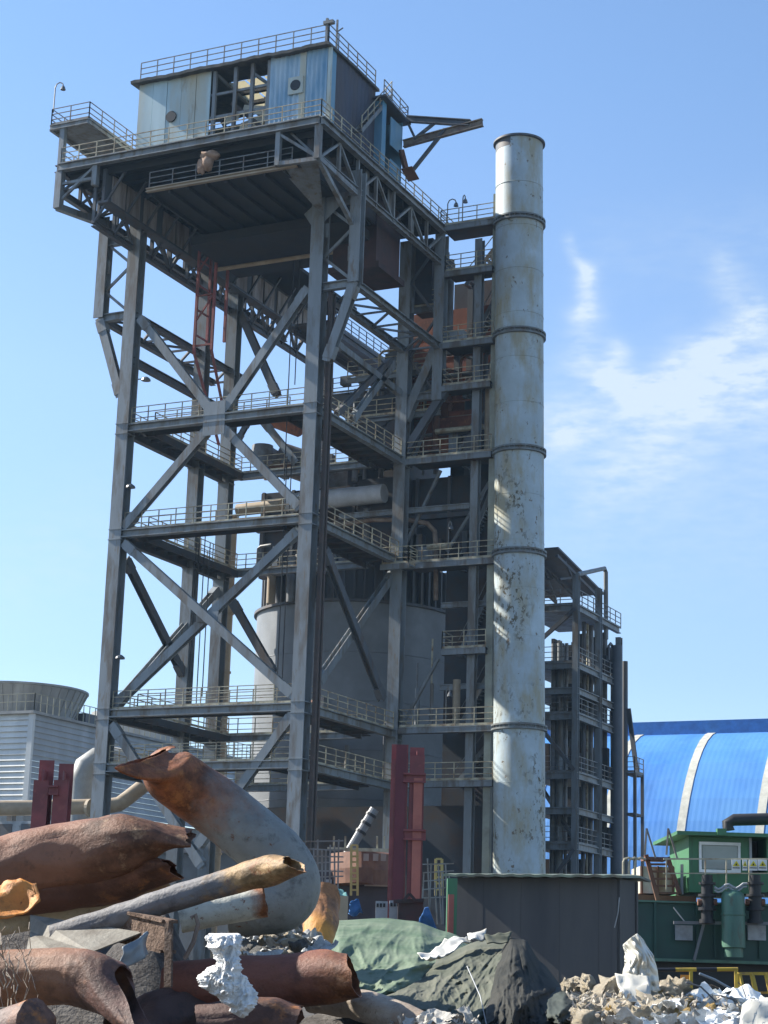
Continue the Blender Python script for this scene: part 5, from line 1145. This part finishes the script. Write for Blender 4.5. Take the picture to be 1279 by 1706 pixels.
# heap under it all
hp = MB(); nx, ny = 90, 50
def heap_z(l, d):
    k = 1.0 - max(0, (abs(l + .4) - 5.5) / 4); e = min(1, max(0, (d - 6.5) / 3)) * min(1, max(0, (27 - d) / 9))
    z = 1.02 * max(0, min(1, k)) * e
    z += (1.0 + .5 * noise.noise(V((l * 2.2, d * 2.0, 5)))) * math.exp(-((d - 14.6) / 1.3) ** 2) * min(1, max(0, (-.75 - l) / .9)) * min(1, max(0, (6 + l) / 2))
    z += .5 * math.exp(-((l + .1) / .8) ** 2 - ((d - 14.2) / 1.1) ** 2)
    z += .22 * math.exp(-((l - 1.7) / .9) ** 2 - ((d - 13) / 2.2) ** 2)
    return z + (.12 * noise.noise(V((l * 1.7, d * 1.7, 0))) + .06 * noise.noise(V((l * 5, d * 5, 2)))) * e - .02
for i in range(nx + 1):
    for j in range(ny + 1):
        l = -10 + 20 * i / nx; d = 6 + 22 * j / ny; p = EYE + HR * l + HF * d; hp.v.append(V((p.x, p.y, heap_z(l, d)))); hp.a.append(0)
for i in range(nx):
    for j in range(ny): a = i * (ny + 1) + j; hp.f.append((a, a + ny + 1, a + ny + 2, a + 1))
structure(hp.build('terrain', mat('dark rubble soil', (.055, .048, .043), .95, (.12, .11, .10), 5, .45, .25, bump=1.0, bscale=18), loc=(EYE.x, EYE.y, 0), smooth=True))

# green tarpaulin mound
def interp(T_, x):
    for (x0, y0), (x1, y1) in zip(T_[:-1], T_[1:]):
        if x <= x1: t = max(0, (x - x0) / (x1 - x0)); t = t * t * (3 - 2 * t) * .5 + t * .5; return y0 + (y1 - y0) * t
    return T_[-1][1]
def tarp(name, label, m, top, bot, x0, x1, dfar, dnear, peak, fold, seed, nx=190, ny=110, wr=1.0):
    P = []
    for i in range(nx + 1):
        x = x0 + (x1 - x0) * i / nx; yt, yb_ = interp(top, x), interp(bot, x); row = []
        for j in range(-14, ny + 1):
            t = j / ny
            if j < 0: y = yt + (t * t) * 900 ; d = dfar - t * 6
            else: y = yt + (yb_ - yt) * t; d = dfar - (dfar - dnear) * (math.sin(t * math.pi / 2) ** .9)
            dx, dy = x - peak[0], (y - peak[1]); an = math.atan2(dy, dx); ra = math.hypot(dx, dy)
            w = min(1, ra / 60) * min(1, max(0, t * 6 + .25))
            q = 1 - abs(noise.noise(V((an * 4.2 + seed + .25 * noise.noise(V((x * .01, y * .01, 1))), ra * .004, seed)))) * 2.2
            q2 = 1 - 2.4 * abs(noise.noise(V((an * 10 + seed + .3 * noise.noise(V((x * .02, y * .02, 4))), ra * .006, 3)))); q3 = noise.noise(V((x * .013, y * .016, seed)))
            wx, wy = x + 22 * noise.noise(V((x * .012, y * .012, seed + 11))), y + 22 * noise.noise(V((x * .012, y * .012, seed + 17)))
            rg_ = 0.0
            for am, sc_, st in ((.15, .011, .6), (.085, .026, .7), (.04, .06, .8), (.016, .13, .9)):
                nn_ = noise.noise(V((wx * sc_ + wy * sc_ * .55, (wy - wx * .35) * sc_ * st, seed + sc_ * 300))); rg_ += am * (1 - min(1, abs(nn_) * 2.6)) ** 1.6
            tt_ = min(1, max(.1, t * 5 + .2))
            d -= fold * w * (q * .8 + q2 * .5) + fold * 1.3 * q3 * min(1, max(0, t * 5)) + rg_ * wr * 1.25 * tt_
            row.append(at(x, y, d))
        P.append(row)
    o = MB().sheet(P, .006).build(name, m, smooth=True); tag(o, label, 'tarpaulin'); return o
GT = mat('dusty green tarpaulin', (.08, .13, .08), .7, (.18, .21, .15), 1.6, .42, .4, spec=.2, third=(.055, .10, .06), bump=.15, bscale=14)
DT = mat('dark grey tarpaulin', (.022, .024, .022), .8, (.045, .044, .038), 2.5, .5, .3, spec=.12, bump=.15, bscale=14)
tarp('green_tarpaulin', 'dusty green tarpaulin drawn over a mound in the centre foreground', GT, [(505, 1590), (530, 1556), (565, 1534), (640, 1530), (690, 1535), (745, 1553), (800, 1576), (850, 1600), (900, 1650)], [(505, 1660), (600, 1690), (700, 1700), (900, 1720)], 508, 880, 17.5, 13.6, (840, 1560), .10, 2)
GYT = mat('grey green tarpaulin', (.07, .08, .06), .8, (.14, .14, .11), 2.5, .45, .4, spec=.12, bump=.15, bscale=14)
tarp('grey_tarpaulin', 'grey green tarpaulin pulled in folds from the peak leftwards over the brighter green one', GYT, [(640, 1652), (690, 1612), (740, 1590), (800, 1568), (850, 1562), (868, 1580), (880, 1640)], [(640, 1668), (720, 1712), (800, 1735), (880, 1745)], 644, 876, 15.6, 12.9, (866, 1548), .075, 7, wr=.9)
tarp('dark_tarpaulin', 'black grey tarpaulin hanging in folds at the right end of the mound', DT, [(808, 1640), (830, 1590), (852, 1562), (875, 1566), (900, 1602), (940, 1645), (1000, 1688), (1020, 1712)], [(808, 1725), (900, 1745), (1020, 1750)], 810, 1018, 15.0, 12.4, (858, 1546), .09, 9, wr=.8)
tarp('mesh_strip', 'crumpled black green netting lying right of the dark tarpaulin', mat('black green netting', (.035, .045, .038), .8), [(900, 1650), (930, 1646), (980, 1662), (1020, 1690)], [(900, 1700), (1020, 1730)], 902, 1018, 14.2, 12.8, (900, 1650), .05, 5, 50, 40, 1.0)
STRIP = mat('pale crumpled strip', (.55, .55, .51), .6, (.36, .35, .32), 6, .45, .3)
crumple([at(694, 1584, 14.7), at(776, 1558, 15.1), at(786, 1567, 14.9), at(716, 1590, 14.5)], .01, STRIP, 'pale_strip', 'long pale crumpled strip lying on top of the tarpaulin mound', 'strip', .05, 16)
crumple([at(778, 1556, 15.0), at(810, 1551, 15.1), at(806, 1565, 14.9), at(784, 1568, 14.8)], .01, STRIP, 'pale_strip', 'short pale crumpled strip at the right end of the long one on the mound', 'strip', .05)
crumple([at(806, 1558, 14.9), at(852, 1556, 15.0), at(846, 1568, 14.8), at(812, 1570, 14.8)], .01, GYT, 'grey_strip', 'grey crumpled strip by the peak of the dark tarpaulin', 'strip', .04)
tag(MB().tube([at(778, 1610, 12.9), at(800, 1660, 12.5), at(812, 1715, 12.3)], .004, 6).build('thin_rope', GREYBOX), 'thin pale cord running down over the dark tarpaulin', 'cord')

# rubble: individual lumps plus fine litter
random.seed(11)
CREAMW = mat('cream insulation', (.84, .75, .59), .95, (.80, .66, .46), 10, .42, .3, bump=1.0, bscale=40)
YFOAM = mat('yellow foam', (.78, .56, .22), .9, (.6, .38, .15), 12, .45, .3, bump=1.0, bscale=40)
PLAST = mat('white plastic scrap', (.78, .79, .77), .5, (.6, .62, .62), 6, .4, .3)
GREYR = mat('grey rubble', (.22, .22, .21), .9, (.13, .13, .125), 9, .5, .3, bump=.8, bscale=30)
protos = {}
def scrap_sheet(name, m, c, size, seed, detail, amp, rough):
    P = []
    for i in range(10):
        row = []
        for j in range(10):
            u, v = i / 4.5 - 1, j / 4.5 - 1; k = 1 + .3 * noise.noise(V((u * 2, v * 2, seed)))
            row.append(V((u * k, v * k, .75 * noise.noise(V((u * 1.3, v * 1.3, seed + 3))) + .4 * abs(noise.noise(V((u * 3 + v, v * 3, seed + 6)))) + .5 * u * u * math.sin(seed))))
        P.append(row)
    return MB().sheet(P, .05).build(name, m, loc=V((0, 0, 0)))
def lumps(kind, m, label, n_, xr_, yr, dr, sz, group, amp=.45, rough=.3):
    ps = [(scrap_sheet if kind in ('plastic_scrap', 'plaster_piece') else lump)(kind, m, V((0, 0, -50)), 1, random.random() * 50, 3, amp, rough) for _ in range(3)]
    for k in range(n_):
        x = random.uniform(*xr_); y = random.uniform(*yr); d = dr[0] + (dr[1] - dr[0]) * (yr[1] - y) / (yr[1] - yr[0]) + random.uniform(-.2, .2)
        o = ps[k] if k < 3 else ps[k % 3].copy()
        if k >= 3: col.objects.link(o)
        s_ = random.uniform(*sz); o.location = at(x, y, d); o.scale = (s_ * random.uniform(.7, 1.4), s_ * random.uniform(.7, 1.2), s_ * random.uniform(.5, .95)); o.rotation_euler = (random.uniform(-.6, .6), random.uniform(-.6, .6), random.uniform(0, 6))
        tag(o, label, 'rubble', group)
lumps('insulation_lump', CREAMW, 'cream lump of torn insulation in the rubble at the lower right', 60, (975, 1125), (1645, 1712), (11.6, 13.4), (.02, .10), 'cream insulation lumps at the lower right', .7, .6)
lumps('insulation_lump', CREAMW, 'cream lump of torn insulation beside the dark netting', 6, (935, 970), (1638, 1650), (13.6, 13.9), (.03, .05), 'cream insulation lumps beside the netting', .7, .6)
lumps('foam_lump', YFOAM, 'yellow brown foam lump in the rubble at the lower right', 14, (1010, 1190), (1640, 1700), (11.7, 13.2), (.03, .06), 'yellow foam lumps at the lower right', .6, .6)
lumps('plastic_scrap', PLAST, 'crumpled white plastic scrap in the rubble at the lower right', 34, (1040, 1250), (1660, 1712), (11.6, 13.0), (.03, .15), 'white plastic scraps at the lower right', .6, .5)
lumps('rubble_piece', GREYR, 'grey rubble piece at the lower right', 26, (1090, 1260), (1672, 1716), (11.9, 13.3), (.04, .09), 'grey rubble pieces at the lower right', .5, .25)
lumps('rubble_piece', GREYR, 'grey rubble piece between the big bend and the red brown pipe', 16, (405, 520), (1562, 1600), (12.6, 14.0), (.04, .09), 'grey rubble behind the red brown pipe', .5, .35)
lumps('plastic_scrap', mat('grey foil scrap', (.40, .41, .40), .45, (.26, .26, .25), 8, .45, .3), 'crumpled grey foil scrap between the big bend and the red brown pipe', 30, (405, 525), (1560, 1598), (12.6, 14.0), (.04, .11), 'grey foil scraps behind the red brown pipe')
lumps('insulation_lump', CREAMW, 'pale insulation scrap between the big bend and the red brown pipe', 10, (415, 510), (1556, 1590), (12.7, 14.0), (.03, .07), 'insulation scraps behind the red brown pipe')
lumps('plaster_piece', mat('dusty plaster', (.44, .42, .37), .8, (.3, .28, .25), 7, .45, .3), 'broken dusty plaster piece at the bottom centre', 9, (640, 790), (1690, 1714), (11.5, 12.0), (.04, .08), 'pale plaster pieces at the bottom centre', .6, .4)
for k in range(7):
    x, y = random.uniform(960, 1260), random.uniform(1655, 1706); p = at(x, y, 12.2); d_ = HR * random.uniform(-.22, .22) + ZV * random.uniform(-.03, .12) + HF * random.uniform(-.2, .2)
    tag(MB().tube([p, p + d_ * .5 + ZV * .03, p + d_], random.choice((.003, .004, .006)), 6).build('bent_rod', DARK), 'bent dark rod sticking out of the rubble at the lower right', 'rod', 'bent rods in the rubble')
lt = MB()
for k in range(1500):
    x = random.choice((random.uniform(950, 1279), random.uniform(640, 800), random.uniform(950, 1279), random.uniform(950, 1279))); y = random.uniform(1560, 1600) if x < 540 else random.uniform(1655, 1712)
    if x < 900 and y > 1600 and y < 1694: continue
    if 950 < x and y < 1655 + max(0, (x - 1100)) * .1: continue
    p = at(x, y, 12.0 + random.uniform(-.4, 1.4)); v = [V((random.uniform(-1, 1), random.uniform(-1, 1), random.uniform(-1, 1))).normalized() * random.uniform(.008, .045) for _ in range(3)]
    lt.frame(p, v[0], v[1] * .6, v[2] * .3)
tag(lt.build('litter', mat('pale litter', (.48, .44, .37), .9, (.2, .17, .14), 18, .5, .2)), 'fine pale litter scattered through the rubble', 'litter', None, 'stuff')
# plastic sacking
sk = [at(1032, 1640, 12.7), at(1040, 1568, 12.9), at(1058, 1552, 13.0), at(1092, 1560, 13.0)]
P = []
for i in range(41):
    u = i / 40; row = []
    for j in range(41):
        v = j / 40
        xl = 1030 + 6 * v + 10 * math.sin(v * 3) * v; xr_ = 1098 - 2 * v - 26 * v ** 3; y = 1668 - 112 * v * (1 - .12 * abs(u - .65) * 2); x = xl + (xr_ - xl) * u
        d = 12.9 - .22 * math.sin(u * math.pi) - .10 * noise.noise(V((u * 3.1, v * 2.2, 4))) - .06 * abs(noise.noise(V((u * 6 + v * 3, v * 5, 8)))) * 2
        row.append(at(x + 5 * noise.noise(V((v * 5, u * 2, 1))), y, d))
    P.append(row)
SACK = mat('pale plastic sacking', (.55, .54, .48), .4, (.42, .4, .34), 4, .4, .35)
tag(MB().sheet(P, .006).build('plastic_sack', SACK, smooth=True), 'tall crumpled pale plastic sack standing right of the shed', 'sack')
crumple([at(1024, 1628, 12.5), at(1078, 1622, 12.6), at(1086, 1668, 12.2), at(1040, 1650, 12.1)], .006, SACK, 'plastic_sheet', 'folded pale plastic sheet lying at the foot of the tall sack', 'sheet', .06)
crumple([at(1236, 1680, 11.6), at(1300, 1660, 11.8), at(1310, 1720, 11.2), at(1226, 1722, 11.2)], .006, SACK, 'plastic_sheet', 'pale sheet lying in the lower right corner', 'sheet', .06)
scrap_pipe('pipe_offcut', 'short grey pipe offcut with a dark mouth in the rubble at the right', scrap_mat('dusty grey offcut', (.30, .30, .29), (.15, .11, .08), .8, 1), [(1150, 1672, 13.2, 18), (1175, 1664, 13.1, 19), (1186, 1660, 13.0, 19)], 21, .06, group=None)
tag(MB().bar(at(1150, 1704, 12.2), at(1196, 1662, 12.6), .022).build('wood_stick', mat('pale stick', (.4, .34, .26), .8)), 'pale stick leaning across the pipe offcut', 'stick')
tag(MB().tube([at(1165, 1622, 14), at(1190, 1632, 14), at(1222, 1650, 14)], .01, 6).build('wire', GREYBOX), 'thin pale wire crossing in front of the yellow barrier', 'wire')

# ------------------------------------------------------------------ haze
HAZE = 0.00014
hb_ = MB().box((-140, -125, -1), (120, 190, 66)); hm = bpy.data.materials.new('thin blue haze'); hm.use_nodes = True; hn = hm.node_tree
hn.nodes.remove(hn.nodes['Principled BSDF']); pv = hn.nodes.new('ShaderNodeVolumePrincipled'); pv.inputs['Color'].default_value = (.45, .72, 1.0, 1); pv.inputs['Density'].default_value = HAZE; pv.inputs['Anisotropy'].default_value = 0.2
hn.links.new(pv.outputs[0], hn.nodes['Material Output'].inputs['Volume'])
tag(hb_.build('haze', hm, loc=(0, 0, -1)), None, None, None, 'stuff')
